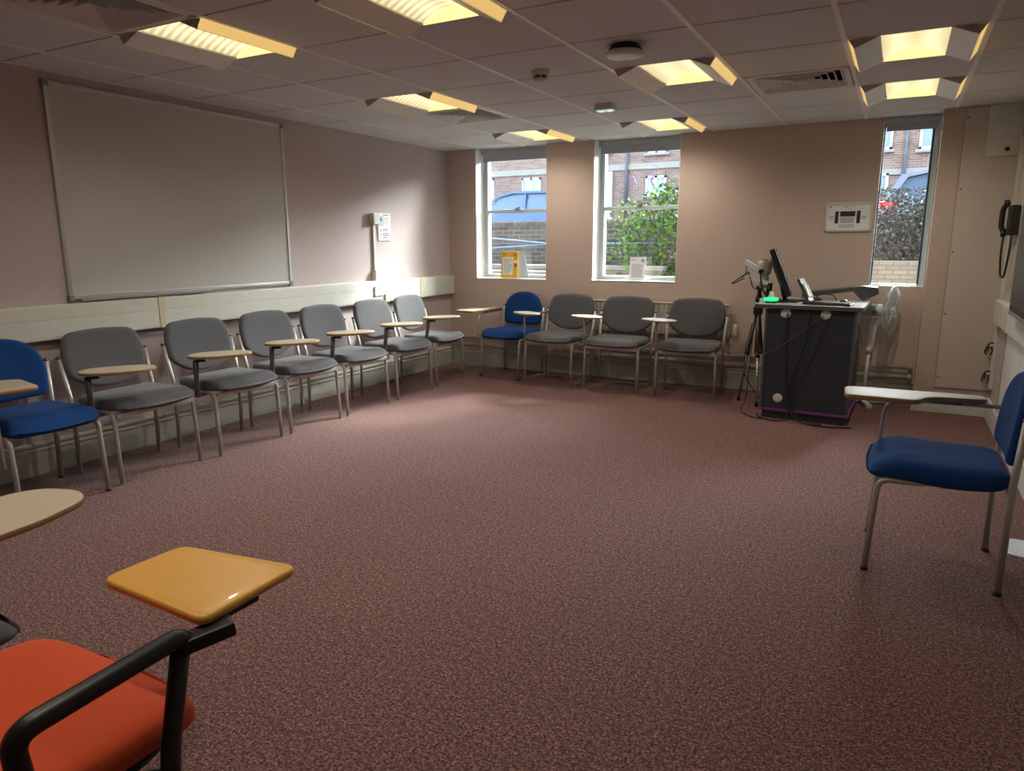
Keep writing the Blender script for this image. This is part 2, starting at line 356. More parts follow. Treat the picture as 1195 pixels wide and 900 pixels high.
# ceiling: lay-in tiles, with lamps and vents in their own cells
lamps = [(6, 3), (6, 1), (4, 3), (3, 0), (1, 0), (1, 3), (1, 6), (3, 6), (4, 9), (2, 9)]
vents = [(1, 7), (1, 2), (5, 2)]
def cell(ix, iy): return BX[ix], BX[ix+1] if ix+1 < len(BX) else XR, RY[iy+2], RY[iy+1]
ct = MB()
xs = [0, BX[0]]+BX[1:]+[XR]; xb = [0]+BX+[XR]
ys = [0]+RY[1:]+[YB]
for i in range(len(xb)-1):
    for j in range(len(ys)-1):
        if (i-1, j-1) in lamps or (i-1, j-1) in vents: continue
        x0, x1, y1, y0 = xb[i], xb[i+1], ys[j], ys[j+1]
        g = .0065
        ct.box(x0+.006, x1-.006, y0+g, y1-g, H-.001, H+.015, M['ceiling'])
ct.box(-.25, XR+.25, YB-.2, WT, H+.22, H+.30, M['gap'])
for j in range(len(ys)-1): ct.box(0, XR, ys[j+1]-.008, ys[j+1]+.008, H+.006, H+.02, M['gap'])
struct(ct, 'ceiling')
tb = MB()
for x in BX: tb.box(x-.012, x+.012, YB, 0, H-.004, H+.03, M['tbar'])
tb.box(0, .02, YB, 0, H-.004, H+.004, M['tbar']); tb.box(XR-.02, XR, YB, 0, H-.004, H+.004, M['tbar'])
struct(tb, 'trim_1')

def skirt(pts, name, m):
    """moulded skirting along a wall, pts in plan"""
    prof = [(0, 0), (.020, 0), (.020, .150), (.026, .156), (.026, .170), (.018, .178), (.018, .186), (.030, .192), (.030, .206), (.010, .214), (0, .214)]
    return prof
sk = MB(); prof = skirt(None, '', None)
sk.prism(prof, YB, 0, M['skirt'], fn=lambda u, v, w: (u, w, v*.93)); struct(sk, 'baseboard_left')
sk = MB(); sk.prism(prof, .03, 4.65, M['skirt'], fn=lambda u, v, w: (w, -u, v*.93)); struct(sk, 'baseboard_back')
sk = MB(); sk.box(XR-.018, XR, YB, -.22, 0, .16, M['white'], .004); struct(sk, 'baseboard_right')

# pipe boxing in the far right corner
bx = MB(); bx.box(4.65, XR, -.22, 0, .0, H, M['box_tan'])
struct(bx, 'wall_boxing')
pn = empty('access_panel', (4.79, -.222, .2)); 
MB().box(.003, .378, -.012, 0, .01, 2.14, M['panel'], .002).obj('board', pn)
MB().box(-.010, .0, -.010, .0, .0, 2.145, M['box_tan'], .001).obj('edge_bead', pn); MB().box(.0, .0035, -.004, .0, .0, 2.145, M['gap']).obj('shadow_gap', pn)
for (x, z) in ((.02, 2.07), (.022, 1.55), (.02, 1.08), (.018, .60), (.02, .09), (.355, .62)):
    MB().lathe([(.008, -.0122), (.008, -.016), (.004, -.018)], (x, 0, z), M['ink'], 10, 'y').obj('screw', pn)
tag(pn, 'tall beige screwed board panel filling the corner boxing right of the narrow window', 'panel')
tr = MB().box(4.645, 5.165, -.245, -.222, 0, .10, M['cream'], .004)
struct(tr, 'trim_2')

# ---------------------------------------------------------------- windows
def window(n, a, y0, mid, stileL=.045, dark=False, blind=.12):
    x0, x1, z0, z1 = a; u = M['upvc']
    root = empty('window_%d' % n, ((x0+x1)/2, y0, z0)); root['kind'] = 'structure'
    cx = (x0+x1)/2; X0 = x0-cx; X1 = x1-cx; Hh = z1-z0
    f = MB()
    e = M['darkseal'] if dark else u
    fw_ = .016 if dark else stileL
    f.box(X0+.001, X0+fw_, -.035, .035, .0, Hh, e, .003); f.box(X1-fw_-(.034 if dark else 0), X1-.001-(.034 if dark else 0), -.035, .035, 0, Hh, e, .003)
    if dark: f.box(X1-.034, X1-.001, -.04, .035, 0, Hh, u, .003)
    f.box(X0+.001, X1-.001, -.045, .045, 0, .045 if not dark else .018, u, .004); f.box(X0+.001, X1-.001, -.035, .035, Hh-.06, Hh-.001, u, .004)
    f.obj('window_frame', root)
    if mid:
        k = MB(); k.box(X0+fw_, X1-fw_, -.035, .02, mid-z0-.018, mid-z0+.018, M['upvc'] if not dark else e, .004); k.obj('meeting_rail', root)
        l = MB(); l.box(-.03, .03, -.055, -.035, mid-z0+.015, mid-z0+.03, M['greycap'], .003); l.box(-.005, .035, -.05, -.04, mid-z0+.03, mid-z0+.042, M['greycap'], .002); l.obj('sash_catch', root)
    MB().box(X0+fw_, X1-fw_, 0.0, .006, .04, Hh-.06, M['glass']).obj('pane', root)
    b = MB(); b.box(X0+.004, X1-.004, -.10, -.045, Hh-.05, Hh-.002, M['blind'], .006); b.box(X0+.02, X1-.02, -.075, -.070, Hh-blind, Hh-.05, M['blind']); b.tube([(X0+.02, -.0725, Hh-blind), (X1-.02, -.0725, Hh-blind)], .007, M['blind'], 8)
    b.obj('roller_blind', root)
    # painted reveal and sill board
    r = MB(); r.box(X0, X0+.004, -y0, -.03, 0, Hh-.002, M['white']); r.box(X1-.004, X1, -y0, -.03, 0, Hh-.002, M['white'])
    r.box(X0, X1, -y0-.004, -.03, -.0, .006, M['white']); r.obj('reveal', root)
    return root
window(1, W1, .21, 1.695, .05); window(2, W2, .21, 1.695, .05)
wn = window(3, W3, .10, 0, dark=True, blind=.10)
MB().box(.175, .19, -.06, -.03, .50, .54, M['upvc'], .003).obj('window_handle', wn)

# ---------------------------------------------------------------- wall trunking
def trunking():
    t = empty('dado_trunking', (0, -2.8, .80))
    for a, b_ in ((-2.9, -.88), (-.84, 2.145), (2.19, 2.80-.004)):
        q = MB(); q.box(0, .055, a, b_, .0, .205, M['cream'], .005); q.box(.055, .0575, a+.005, b_-.005, .012, .115, M['cream'], .001); q.box(.055, .0575, a+.005, b_-.005, .121, .193, M['cream'], .001); q.obj('cover', t)
    for a in (-.88, 2.145):
        MB().box(0, .059, a, a+.045, -.002, .207, M['joint'], .003).obj('joint_cover', t)
    return tag(t, 'long cream dado trunking along the left wall under the whiteboard', 'cable trunking')
trunking()
def socket(name, x, y, z, w_, h_, m, label, double=True):
    s = empty(name, (x, y, z)); MB().box(0, .012, -w_/2, w_/2, 0, h_, m, .003).obj('faceplate', s)
    for k in ((-1, 1) if double else (0,)):
        q = MB()
        for dy, dz, a, b_ in ((0, .062, .004, .010), (-.011, .038, .007, .004), (.011, .038, .007, .004)):
            q.box(.012, .013, k*w_*.24+dy-a/2, k*w_*.24+dy+a/2, dz*h_/.09-b_/2, dz*h_/.09+b_/2, M['ink'])
        q.obj('socket_holes', s)
    if double: 
        for k in (-1, 1): MB().box(.012, .016, k*w_*.07-.005, k*w_*.07+.005, h_*.72, h_*.88, m, .001).obj('switch', s)
    return tag(s, label, 'socket')
socket('double_socket', .058, -1.345, .862, .135, .092, M['plastic'], 'white double power socket on the left dado trunking below the conduit')
socket('small_socket', .058, -1.225, .79, .07, .085, M['joint'], 'small yellowed outlet at the lower edge of the dado trunking', False)
cb = empty('conduit', (0, -1.31, 1.006))
MB().box(0, .05, -.055, .02, 0, .10, M['plastic'], .005).obj('back_box', cb)
MB().box(0, .03, .03, .10, .0, .10, M['plastic'], .004).obj('blank_plate', cb)
MB().box(0, .02, -.033, -.003, .10, .53, M['plastic'], .003).obj('channel', cb)
MB().box(0, .055, -.06, .03, .53, .635, M['plastic'], .005).obj('top_box', cb)
tag(cb, 'vertical white conduit with boxes rising from the trunking to a wall unit', 'conduit')

def lines(mb, o, u0, u1, v0, v1, n, m, e=.0006):
    """rows of print marks; o(u0,u1,v0,v1,thickness) draws one bar"""
    for k in range(n):
        v = v1-(v1-v0)*(k+.5)/n; h = (v1-v0)/n*.32; uu = u1-(u1-u0)*random.choice((0, .05, .12, .3))
        o(mb, u0, uu, v-h, v+h, m)
# notice by the conduit
nt_ = empty('wall_notice', (.0, -1.255, 1.385))
def bar_left(mb, u0, u1, v0, v1, m, t=.0105): mb.box(.0095, t, u0, u1, v0, v1, m)
MB().box(.002, .010, 0, .19, 0, .26, M['paper'], .002).obj('sheet', nt_)
q = MB(); bar_left(q, .0, .085, .135, .235, M['bluepale'])
bar_left(q, .02, .055, .185, .215, M['bluep'], .011); bar_left(q, .03, .05, .09, .108, M['redp']); bar_left(q, .035, .048, .045, .07, M['bluep'])
for i, c in enumerate(('orange', 'leaf', 'redp', 'ink')): bar_left(q, .07+.025*i, .09+.025*i, .238, .248, M[c])
lines(q, bar_left, .09, .18, .145, .225, 6, M['inkpale']); lines(q, bar_left, .065, .15, .085, .115, 3, M['redp']); lines(q, bar_left, .065, .17, .02, .075, 4, M['ink'])
bar_left(q, .0, .17, .125, .130, M['inkpale']); q.obj('print', nt_)
tag(nt_, 'white printed notice with blue block beside the conduit on the left wall', 'notice')

# ---------------------------------------------------------------- whiteboard
wbd = empty('whiteboard', (0, -3.33, 1.04))
L = .90
MB().box(.004, .016, -L, L, 0, 1.235, M['board']).obj('writing_surface', wbd)
fr = MB()
fr.box(.002, .024, -L-.008, L+.008, 1.225, 1.25, M['alu'], .003); fr.box(.002, .024, -L-.008, L+.008, -.012, .012, M['alu'], .003)
fr.box(.002, .024, -L-.012, -L+.012, 0, 1.24, M['alu'], .003); fr.box(.002, .024, L-.012, L+.012, 0, 1.24, M['alu'], .003)
fr.obj('frame', wbd)
for sy in (-1, 1):
    for z in (-.005, 1.238): MB().box(.0, .029, sy*(L)-.018, sy*(L)+.018, z-.018, z+.018, M['greycap'], .004).obj('corner_cap', wbd)
MB().prism([(.02, 0), (.06, 0), (.062, .012), (.057, .012), (.055, .004), (.02, .004)], -.86, .1, M['alu'], fn=lambda u, v, w_: (u, w_, v-.022)).obj('pen_tray', wbd)
tag(wbd, 'large whiteboard in an aluminium frame on the left wall', 'whiteboard')

# framed notice on back wall
fn_ = empty('framed_notice', (4.04, -.001, 1.445))
def bar_back(mb, u0, u1, v0, v1, m, t=-.0085): mb.box(u0, u1, t, -.006, v0, v1, m)
MB().box(-.178, .178, -.006, 0, .0, .237, M['paper'], .001).obj('sheet', fn_)
f = MB()
f.box(-.18, .18, -.016, 0, .222, .24, M['plastic'], .003); f.box(-.18, .18, -.016, 0, 0, .018, M['plastic'], .003); f.box(-.18, -.162, -.016, 0, 0, .24, M['plastic'], .003); f.box(.162, .18, -.016, 0, 0, .24, M['plastic'], .003)
f.obj('frame', fn_)
q = MB()
bar_back(q, -.066, .050, .125, .168, M['inkdark']); bar_back(q, -.105, -.078, .068, .168, M['inkdark']); bar_back(q, .062, .090, .068, .170, M['inkdark'])
bar_back(q, -.062, .045, .072, .118, M['inkpale']); bar_back(q, -.15, -.138, .198, .208, M['inkdark'])
bar_back(q, -.045, .0, .203, .207, M['ink']); bar_back(q, .02, .045, .205, .208, M['ink']); bar_back(q, -.03, .02, .188, .191, M['inkpale'])
lines(q, bar_back, -.15, -.115, .10, .13, 2, M['inkpale']); lines(q, bar_back, .10, .145, .10, .13, 2, M['inkpale']); lines(q, bar_back, -.07, .05, .03, .06, 2, M['inkpale'])
q.obj('print', fn_)
tag(fn_, 'small framed notice with a dark table layout plan beside the narrow window', 'notice')

# posters on window sills
yp = empty('yellow_poster', (.70, .10, .982)); yp.rotation_euler = (radians(-6), 0, radians(4))
def bar_p(mb, u0, u1, v0, v1, m, t=-.0022): mb.box(u0, u1, t, -.001, v0, v1, m)
MB().box(-.098, .098, -.001, .001, 0, .285, M['yellow']).obj('sheet', yp)
q = MB(); bar_p(q, -.08, .045, .035, .225, M['paper'], -.0018)
lines(q, bar_p, -.07, .035, .045, .215, 9, M['inkpale']); bar_p(q, -.08, -.055, .25, .26, M['brown']); bar_p(q, -.05, .0, .245, .25, M['orange'])
q.prism([(.066+.018*cos(a*pi/6), .25+.018*sin(a*pi/6)) for a in range(12)], -.001, -.0022, M['brown'], fn=lambda u, v, w_: (u, w_, v))
q.prism([(.066+.011*cos(a*pi/6), .25+.011*sin(a*pi/6)) for a in range(12)], -.001, -.0028, M['yellow'], fn=lambda u, v, w_: (u, w_, v))
bar_p(q, .055, .09, .165, .19, M['paper']); q.prism([(.057, .15), (.09, .15), (.09, .12), (.07, .122)], -.001, -.0024, M['brown'], fn=lambda u, v, w_: (u, w_, v))
q.obj('print', yp)
tag(yp, 'yellow poster with white text box standing on the left window sill', 'poster')
wp = empty('white_card', (.84, .14, .983)); 
MB().prism([(-.07, 0), (.09, 0), (.03, .265), (-.05, .265)], -.001, .001, M['bluepale'], fn=lambda u, v, w_: (u, w_, v)).obj('sheet', wp)
tag(wp, 'pale translucent card leaning behind the yellow poster on the sill', 'card')
np_ = empty('white_poster', (2.16, .10, .987)); np_.rotation_euler = (radians(-5), 0, 0)
MB().box(-.082, .082, -.001, .001, 0, .232, M['paper']).obj('sheet', np_)
q = MB(); lines(q, bar_p, -.06, .06, .03, .16, 8, M['inkpale']); bar_p(q, -.065, -.04, .2, .207, M['ink']); bar_p(q, -.03, .0, .195, .2, M['inkpale'])
q.prism([(.05+.014*cos(a*pi/6), .195+.014*sin(a*pi/6)) for a in range(12)], -.001, -.0022, M['ink'], fn=lambda u, v, w_: (u, w_, v)); q.obj('print', np_)
tag(np_, 'white printed notice standing on the middle window sill', 'poster')

# ---------------------------------------------------------------- radiator and pipes
rd = empty('radiator', (2.43, 0, .49))
q = MB(); q.box(-.68, .68, -.085, -.075, 0, .30, M['rad'], .004); 
for k in range(27):
    x = -.65+.05*k; q.box(x-.012, x+.012, -.098, -.084, .02, .28, M['rad'], .005)
q.obj('front_panel', rd)
MB().box(-.67, .67, -.05, -.04, 0.0, .29, M['rad'], .003).obj('back_panel', rd)
q = MB(); q.box(-.685, .685, -.098, -.03, .292, .305, M['rad'], .003)
q.obj('top_grille', rd)
for sx in (-1, 1): MB().box(sx*.685-.004, sx*.685+.004, -.096, -.03, 0, .295, M['rad'], .002).obj('side_panel', rd)
for sx in (-.5, .5): MB().box(sx-.02, sx+.02, -.045, 0, .03, .27, M['rad']).obj('wall_bracket', rd)
v = MB(); v.tube([(.69, -.06, .03), (.74, -.06, .03)], .009, M['alu'], 8); v.lathe([(.014, -.05), (.018, -.03), (.018, .045), (.012, .06)], (.745, -.06, .06), M['plastic'], 12); v.obj('valve', rd)
tag(rd, 'ribbed cream radiator on the back wall behind the grey chairs', 'radiator')
def wallpipe(z, r, x0, x1, label):
    p = empty('heating_pipe', ((x0+x1)/2, -.05, z)); h = (x1-x0)/2
    MB().tube([(-h, 0, 0), (h, 0, 0)], r, M['pipe'], 12).obj('pipe', p)
    MB().lathe([(r, -.02), (r+.012, -.018), (r+.014, .0), (r+.008, .012)], (h, 0, 0), M['pipe'], 14, 'x').obj('end_cap', p)
    for k in range(5):
        MB().box(-h+.3+k*(2*h-.6)/4-.008, -h+.3+k*(2*h-.6)/4+.008, -r-.003, .049, -r-.003, r+.003, M['pipe'], .002).obj('pipe_clip', p)
    tag(p, label, 'pipe')
wallpipe(.322, .017, .02, 4.62, 'upper of two painted heating pipes along the back wall')
wallpipe(.238, .017, .02, 4.62, 'lower of two painted heating pipes along the back wall')
ps = empty('pipe_tail', (3.14, -.06, .34)); MB().tube([(0, 0, 0), (0, 0, .14)], .009, M['pipe'], 8).obj('pipe', ps); MB().lathe([(.013, 0), (.013, .03)], (0, 0, .0), M['pipe'], 10).obj('joint', ps)
tag(ps, 'short thin upright pipe joining the radiator valve to the upper wall pipe', 'pipe')

# ---------------------------------------------------------------- ceiling fittings
def make_lamp():
    r = empty('ceiling_light'); w_ = .6175; a = w_/2-.014
    # housing
    q = MB(); q.box(-a, -a+.004, -.293, .293, 0.0, .10, M['wing']); q.box(a-.004, a, -.293, .293, 0.0, .10, M['wing'])
    q.box(-a, a, -.297, -.293, -.001, .10, M['wing']); q.box(-a, a, .293, .297, -.001, .10, M['wing']); q.box(-a, a, -.295, .295, .10, .104, M['wing'])
    q.obj('housing', r)
    for s in (-1, 1):
        p = MB(); p.prism([(s*.150, .0), (s*.262, -.046), (s*.266, -.044), (s*.154, .004)], -.290, .290, M['wing'], fn=lambda u, v, w_: (u, w_, v)); p.obj('reflector_wing', r)
        p = MB(); p.prism([(s*.264, -.046), (s*.292, -.004), (s*.289, -.001), (s*.260, -.043)], -.285, .285, M['lampedge'], fn=lambda u, v, w_: (u, w_, v)); p.obj('light_strip', r)
        for y in (-.292, .288):
            p = MB(); p.prism([(s*.152, .002), (s*.262, -.046), (s*.292, -.002)], y, y+.003, M['wing_gap_shade'], fn=lambda u, v, w_: (u, w_, v)); p.obj('wing_gap_shade', r)  # plate coloured grey to stand for the shadowed gap at each wing end
    # vaulted cover
    pr = [(-.148+.296*k/14, .006+.052*sin(pi*k/14)) for k in range(15)]
    vs = []; fs = []
    for k, (x, z) in enumerate(pr): vs += [(x, -.289, z), (x, .289, z)]
    for k in range(14): fs.append((2*k, 2*k+1, 2*k+3, 2*k+2))
    MB().add(vs, fs, M['lamp'], True).obj('diffuser', r)
    for y in (-.289, .286):
        MB().prism(pr+[(.148, .0), (-.148, .0)], y, y+.003, M['lampend'], fn=lambda u, v, w_: (u, w_, v)).obj('end_plate', r)
    return r
def ls(ix, iy):
    n_, m_ = 'left', 'front'
lamp_labels = {(6, 3): 'square ceiling light with white wings, nearer one of the right-hand pair', (6, 1): 'square ceiling light with white wings, farther one of the right-hand pair',
 (4, 3): 'square ceiling light between the round speaker disc and the right air vent', (3, 0): 'square ceiling light just in front of the middle window',
 (1, 0): 'square ceiling light just in front of the left window', (1, 3): 'square ceiling light touching the middle air vent',
 (1, 6): 'large glowing ceiling light above the whiteboard beside the corner vent', (3, 6): 'glowing ceiling light cut by the top edge of the frame',
 (6, 6): 'ceiling light above the frame over the right blue chair', (4, 9): 'right one of two unseen ceiling lights brightening the foreground from the rear', (2, 9): 'left one of two unseen ceiling lights brightening the foreground from the rear'}  # rear pair is out of view, kept to brighten the foreground
proto = None
for (ix, iy) in lamps:
    x0, x1, y0, y1 = cell(ix, iy)
    if proto is None: proto = make_lamp(); o = proto
    else: o = copy_tree(proto)
    o.location = ((x0+x1)/2, (y0+y1)/2, H); tag(o, lamp_labels[(ix, iy)], 'ceiling light', 'recessed square ceiling lights')
    ld = bpy.data.lights.new('lamp_tube', 'SPOT'); lo = bpy.data.objects.new('lamp_tube', ld); C.objects.link(lo)
    ld.energy = LAMP; ld.spot_size = radians(160); ld.spot_blend = 1.0; ld.shadow_soft_size = .03; ld.color = (1, .90, .76); lo.location = (0, 0, -.01); lo.parent = o

def make_vent():
    r = empty('air_vent'); a = .290
    q = MB()
    for (u0, u1, v0, v1) in ((-a, a, -a, -a+.035), (-a, a, a-.035, a), (-a, -a+.035, -a, a), (a-.035, a, -a, a)): q.box(u0, u1, v0, v1, -.004, .006, M['wing'], .001)
    q.obj('frame', r)
    MB().box(-a, a, -a, a, .08, .085, M['gap']).obj('duct', r)
    for k in range(6):
        o_ = .252-.040*k; i_ = o_-.024; q = MB(); zo, zi = -.006, .026
        if i_ < .01: i_ = .005
        for qd in range(4):
            m_ = Matrix.Rotation(qd*pi/2, 4, 'Z')
            q.add([(-o_, -o_, zo), (o_, -o_, zo), (i_, -i_, zi), (-i_, -i_, zi), (-o_, -o_, zo+.003), (o_, -o_, zo+.003), (i_, -i_, zi+.003), (-i_, -i_, zi+.003)],
                  [(0, 1, 2, 3), (7, 6, 5, 4), (0, 4, 5, 1), (3, 2, 6, 7)], M['wing'], mtx=m_)
        q.obj('louvre', r)
    return r
vl = {(1, 7): 'square louvred air vent in the top left corner of the ceiling', (1, 2): 'square louvred air vent in the ceiling before the windows, beside a lamp', (5, 2): 'square louvred air vent in the ceiling between the right lamps'}
proto = None
for c_ in vents:
    x0, x1, y0, y1 = cell(*c_)
    if proto is None: proto = make_vent(); o = proto
    else: o = copy_tree(proto)
    o.location = ((x0+x1)/2, (y0+y1)/2, H); tag(o, vl[c_], 'air vent', 'square ceiling vents')

sp = empty('ceiling_speaker', (3.12, -3.08, H))
MB().lathe([(.07, 0), (.085, -.02), (.088, -.032)], (0, 0, 0), M['black'], 28).obj('base', sp)
MB().lathe([(.086, -.032), (.098, -.036), (.100, -.046), (.09, -.054), (.05, -.058), (.0, -.059)], (0, 0, 0), M['plastic'], 32).obj('cover', sp)
tag(sp, 'round pale disc unit with a black base on the ceiling', 'wireless access point')
sm = empty('smoke_detector', (2.50, -2.80, H))
MB().lathe([(.052, 0), (.052, -.02), (.045, -.028)], (0, 0, 0), M['plastic'], 24).obj('base', sm)
MB().lathe([(.036, -.028), (.036, -.045)], (0, 0, 0), M['gap'], 20).obj('chamber', sm)
q = MB(); q.lathe([(.040, -.045), (.032, -.058), (.0, -.064)], (0, 0, 0), M['plastic'], 20)
for k in range(6): a = k*pi/3; q.tube([(.046*cos(a), .046*sin(a), -.026), (.040*cos(a), .040*sin(a), -.046)], .004, M['plastic'], 6)
q.obj('cap', sm)
tag(sm, 'small white smoke detector dome on the ceiling', 'smoke detector')
em = empty('emergency_light', (2.47, -1.66, H))
MB().box(-.07, .07, -.05, .05, -.045, 0, M['plastic'], .004).obj('case', em)
for s in (-1, 1): MB().lathe([(.03, -.045), (.03, -.05), (.018, -.054)], (s*.034, 0, 0), mat('clear_lens', (.6, .75, .75), .1, emis=((.7, .95, 1), .5)), 16).obj('lens', em)
tag(em, 'small white emergency light box with twin lenses on the ceiling', 'emergency light')

# ================================================================ CHAIRS
def tablet(name, parent, pivot, rot, m=None, outline=None, flip=1, edge=None, sc=1):
    """paddle writing board; pivot = where it sits on the arm, rot = turn about z (positive turns inwards)"""
    pts = [(.045, -.17), (.055, .02), (.085, .12), (.085, .28), (.02, .345), (-.10, .345), (-.165, .28), (-.165, .14), (-.10, .05), (-.045, -.02), (-.035, -.17)]
    rr = [.04, .08, .06, .06, .07, .07, .07, .09, .08, .08, .04]
    ol = [(p[0]*sc, p[1]*sc) for p in (outline or smooth2(pts, rr, 5))]; c, s_ = cos(rot), sin(rot)
    fn = lambda u, v, w_: (pivot[0]+(u*c-v*s_)*flip, pivot[1]+u*s_+v*c, pivot[2]+w_)
    q = MB().pillow(ol, .009, .009, fn, m or M['laminate'], .965, medge=edge or M['ply'])
    return q.obj(name, parent)
def seat_mesh(hw, y0, y1, z, t, m, front=.05, dome=.012, rc=.06):
    ol = smooth2([(-hw+.02, y0), (hw-.02, y0), (hw, y0+.12), (hw+.004, y1-.08), (hw*.93, y1), (0, y1+.018), (-hw*.93, y1), (-hw-.004, y1-.08), (-hw, y0+.12)], [rc, rc, .1, .09, .05, .3, .05, .09, .1], 4)
    def fn(u, v, w_):
        t_ = (v-y0)/(y1-y0)
        zz = z+w_ - front*max(0, (t_-.72)/.28)**2 * (.8 if w_ > 0 else .12) + .012*(u/hw)**2*(1 if w_ > 0 else 0) - .010*sin(pi*min(1, max(0, t_*1.2)))
        return (u, v, zz)
    return MB().pillow(ol, t*.5, t*.5, fn, m, .80, crown=dome)
def back_mesh(ol, m, lean, zref, yref, t=.045, curve=.35):
    def fn(u, v, w_): return (u, yref-(v-zref)*lean+curve*u*u-w_, v)
    return MB().pillow(ol, t*.5, t*.5, fn, m, .86, crown=.004)

OVAL = smooth2([(.01, -.10), (.095, -.06), (.125, .08), (.10, .25), (.0, .325), (-.10, .27), (-.125, .10), (-.085, -.05)], [.06, .06, .1, .1, .1, .1, .1, .06], 5)
def grey_chair(arm):
    r = empty('chair')
    seat_mesh(.262, -.20, .245, .452, .062, M['grey'], .05).obj('seat', r)
    ol = smooth2([(-.232, .838), (0, .857), (.232, .838), (.264, .70), (.254, .588), (.13, .512), (0, .495), (-.13, .512), (-.254, .588), (-.264, .70)], [.115, .15, .115, .10, .055, .1, .1, .1, .055, .10], 5)
    back_mesh(ol, M['grey'], .21, .5, -.228, curve=.22).obj('backrest', r)
    for s in (-1, 1):
        f = MB(); f.tube(fillet([(s*.262, .205, .004), (s*.258, .185, .412), (s*.255, .06, .412), (s*.255, -.185, .412)], .04), .0125, M['steel'], 12); f = f.obj('leg', r)
        b = MB(); b.tube(fillet([(s*.262, -.205, .004), (s*.262, -.195, .43), (s*.272, -.262, .70)], .06), .0125, M['steel'], 12); b = b.obj('leg', r)
        for y in (.205, -.205): MB().lathe([(.0135, 0), (.0135, .008)], (s*.262, y, 0), M['greycap'], 12).obj('foot_cap', b if y < 0 else f)
        MB().lathe([(.0135, .0), (.0135, .012), (.008, .016)], (s*.272, -.262, .697), M['darksteel'], 10).obj('end_cap', b)
    for ya, yb in ((.185, .208), (-.19, -.165)): MB().box(-.25, .25, ya, yb, .388, .414, M['steel'], .004).obj('seat_frame', r)
    q = MB()
    for s in (-1, 1): q.tube(fillet([(s*.268, -.232, .58), (s*.22, -.290, .60), (s*.12, -.290, .62)], .03), .008, M['steel'], 8)
    q.obj('back_bracket', r)
    if arm == 'post':
        p = MB(); p.tube(fillet([(.25, .10, .405), (.345, .13, .405), (.352, .15, .44), (.385, .20, .648)], .03), 0, M['darksteel'], 10, flat=(.010, .017)); p.obj('tablet_post', r)
        h = MB(); h.box(-.05, .05, -.03, .03, -.02, 0, M['black'], .005, Matrix.Translation((.355, .21, .662))@Matrix.Rotation(.9, 4, 'Z')); h.obj('tablet_hinge', r)
        tablet('writing_tablet', r, (.335, .20, .672), radians(54), outline=OVAL, sc=.96)
    else:
        p = MB(); p.tube(fillet([(.262, .20, .40), (.272, .19, .655), (.272, .05, .66), (.27, -.255, .665)], .04), .0105, M['steel'], 12); p.obj('tablet_post', r)
        tablet('writing_tablet', r, (.33, .14, .682), radians(60), M['laminate_glare'], outline=OVAL, sc=.88)
    return r
def blue_chair(rot, m, zbot=.27, pv=(.26, .05), mir=1):
    r = empty('chair')
    seat_mesh(.238, -.238, .258, .443, .078, M['blue'], .05, .016).obj('seat', r)
    arc = [(-.222, .515), (-.228, .66), (-.215, .74), (-.165, .81), (-.09, .845), (0, .855), (.09, .845), (.165, .81), (.215, .74), (.228, .66), (.222, .515), (0, .505)]
    ol = smooth2(arc, [.045, .05, .05, .05, .05, .05, .05, .05, .05, .05, .045, .2], 3)
    back_mesh(ol, M['blue'], .10, .5, -.238, .05).obj('backrest', r)
    for s in (-1, 1):
        f = MB(); f.tube(fillet([(s*.225, .235, .004), (s*.225, .215, .405), (s*.215, .08, .405), (s*.18, -.02, .408)], .045), .0125, M['steel'], 12); f = f.obj('leg', r)
        b = MB(); b.tube([(s*.232, -.235, .004), (s*.238, -.235, .45), (s*.242, -.250, .705)], .0135, M['steel'], 12); b = b.obj('leg', r)
        MB().lathe([(.0145, 0), (.0145, .014)], (s*.225, .235, 0), M['rubber'], 12).obj('foot_cap', f)
        MB().lathe([(.0155, 0), (.0155, .014)], (s*.232, -.235, 0), M['rubber'], 12).obj('foot_cap', b)
        MB().lathe([(.0145, .0), (.0145, .010), (.008, .015)], (s*.242, -.250, .702), M['darksteel'], 10).obj('end_cap', b)
    MB().box(-.2, .2, -.03, .0, .390, .404, M['steel'], .003).obj('seat_frame', r); MB().box(-.232, .232, -.246, -.226, .395, .415, M['steel'], .004).obj('seat_frame', r)
    q = MB()
    for s in (-1, 1): q.tube([(s*.24, -.245, .60), (s*.17, -.265, .60)], .008, M['steel'], 8)
    q.obj('back_bracket', r)
    p = MB(); p.tube(fillet([(.272, .228, zbot), (.270, .215, .625), (.268, .10, .650), (.252, -.245, .655)], .05), .0105, M['steel'], 12); p.obj('tablet_post', r)
    h = MB(); h.box(.225, .285, -.08, .10, .652, .664, M['darksteel'], .004); h.obj('tablet_hinge', r)
    oln = smooth2([(.045, -.225), (.055, .30), (.045, .345), (-.155, .345), (-.175, .06), (-.065, .0), (-.045, -.225)], [.04, .03, .03, .035, .03, .05, .04], 4)
    c_, s_ = cos(rot), sin(rot)
    oln = [(u*mir, v) for u, v in oln]
    MB().pillow(oln, .0115, .0115, lambda u, v, w_: (pv[0]+u*c_-v*s_, pv[1]+u*s_+v*c_, .675+w_), m, .965, medge=M['ply']).obj('writing_tablet', r)
    return r
ga = grey_chair('post')
left = [(-4.16, 0, 'grey fabric tablet chair on the left wall, next to the blue chair, nearest grey one'),
        (-3.51, 0, 'second grey tablet chair from the blue chair along the left wall'),
        (-2.89, 0, 'third grey tablet chair along the left wall, under the whiteboard right end'),
        (-2.28, 0, 'fourth grey tablet chair along the left wall, just past the whiteboard'),
        (-1.625, 0, 'fifth grey tablet chair along the left wall, below the conduit sockets'),
        (-1.00, 0, 'last grey tablet chair on the left wall, nearest the room corner')]
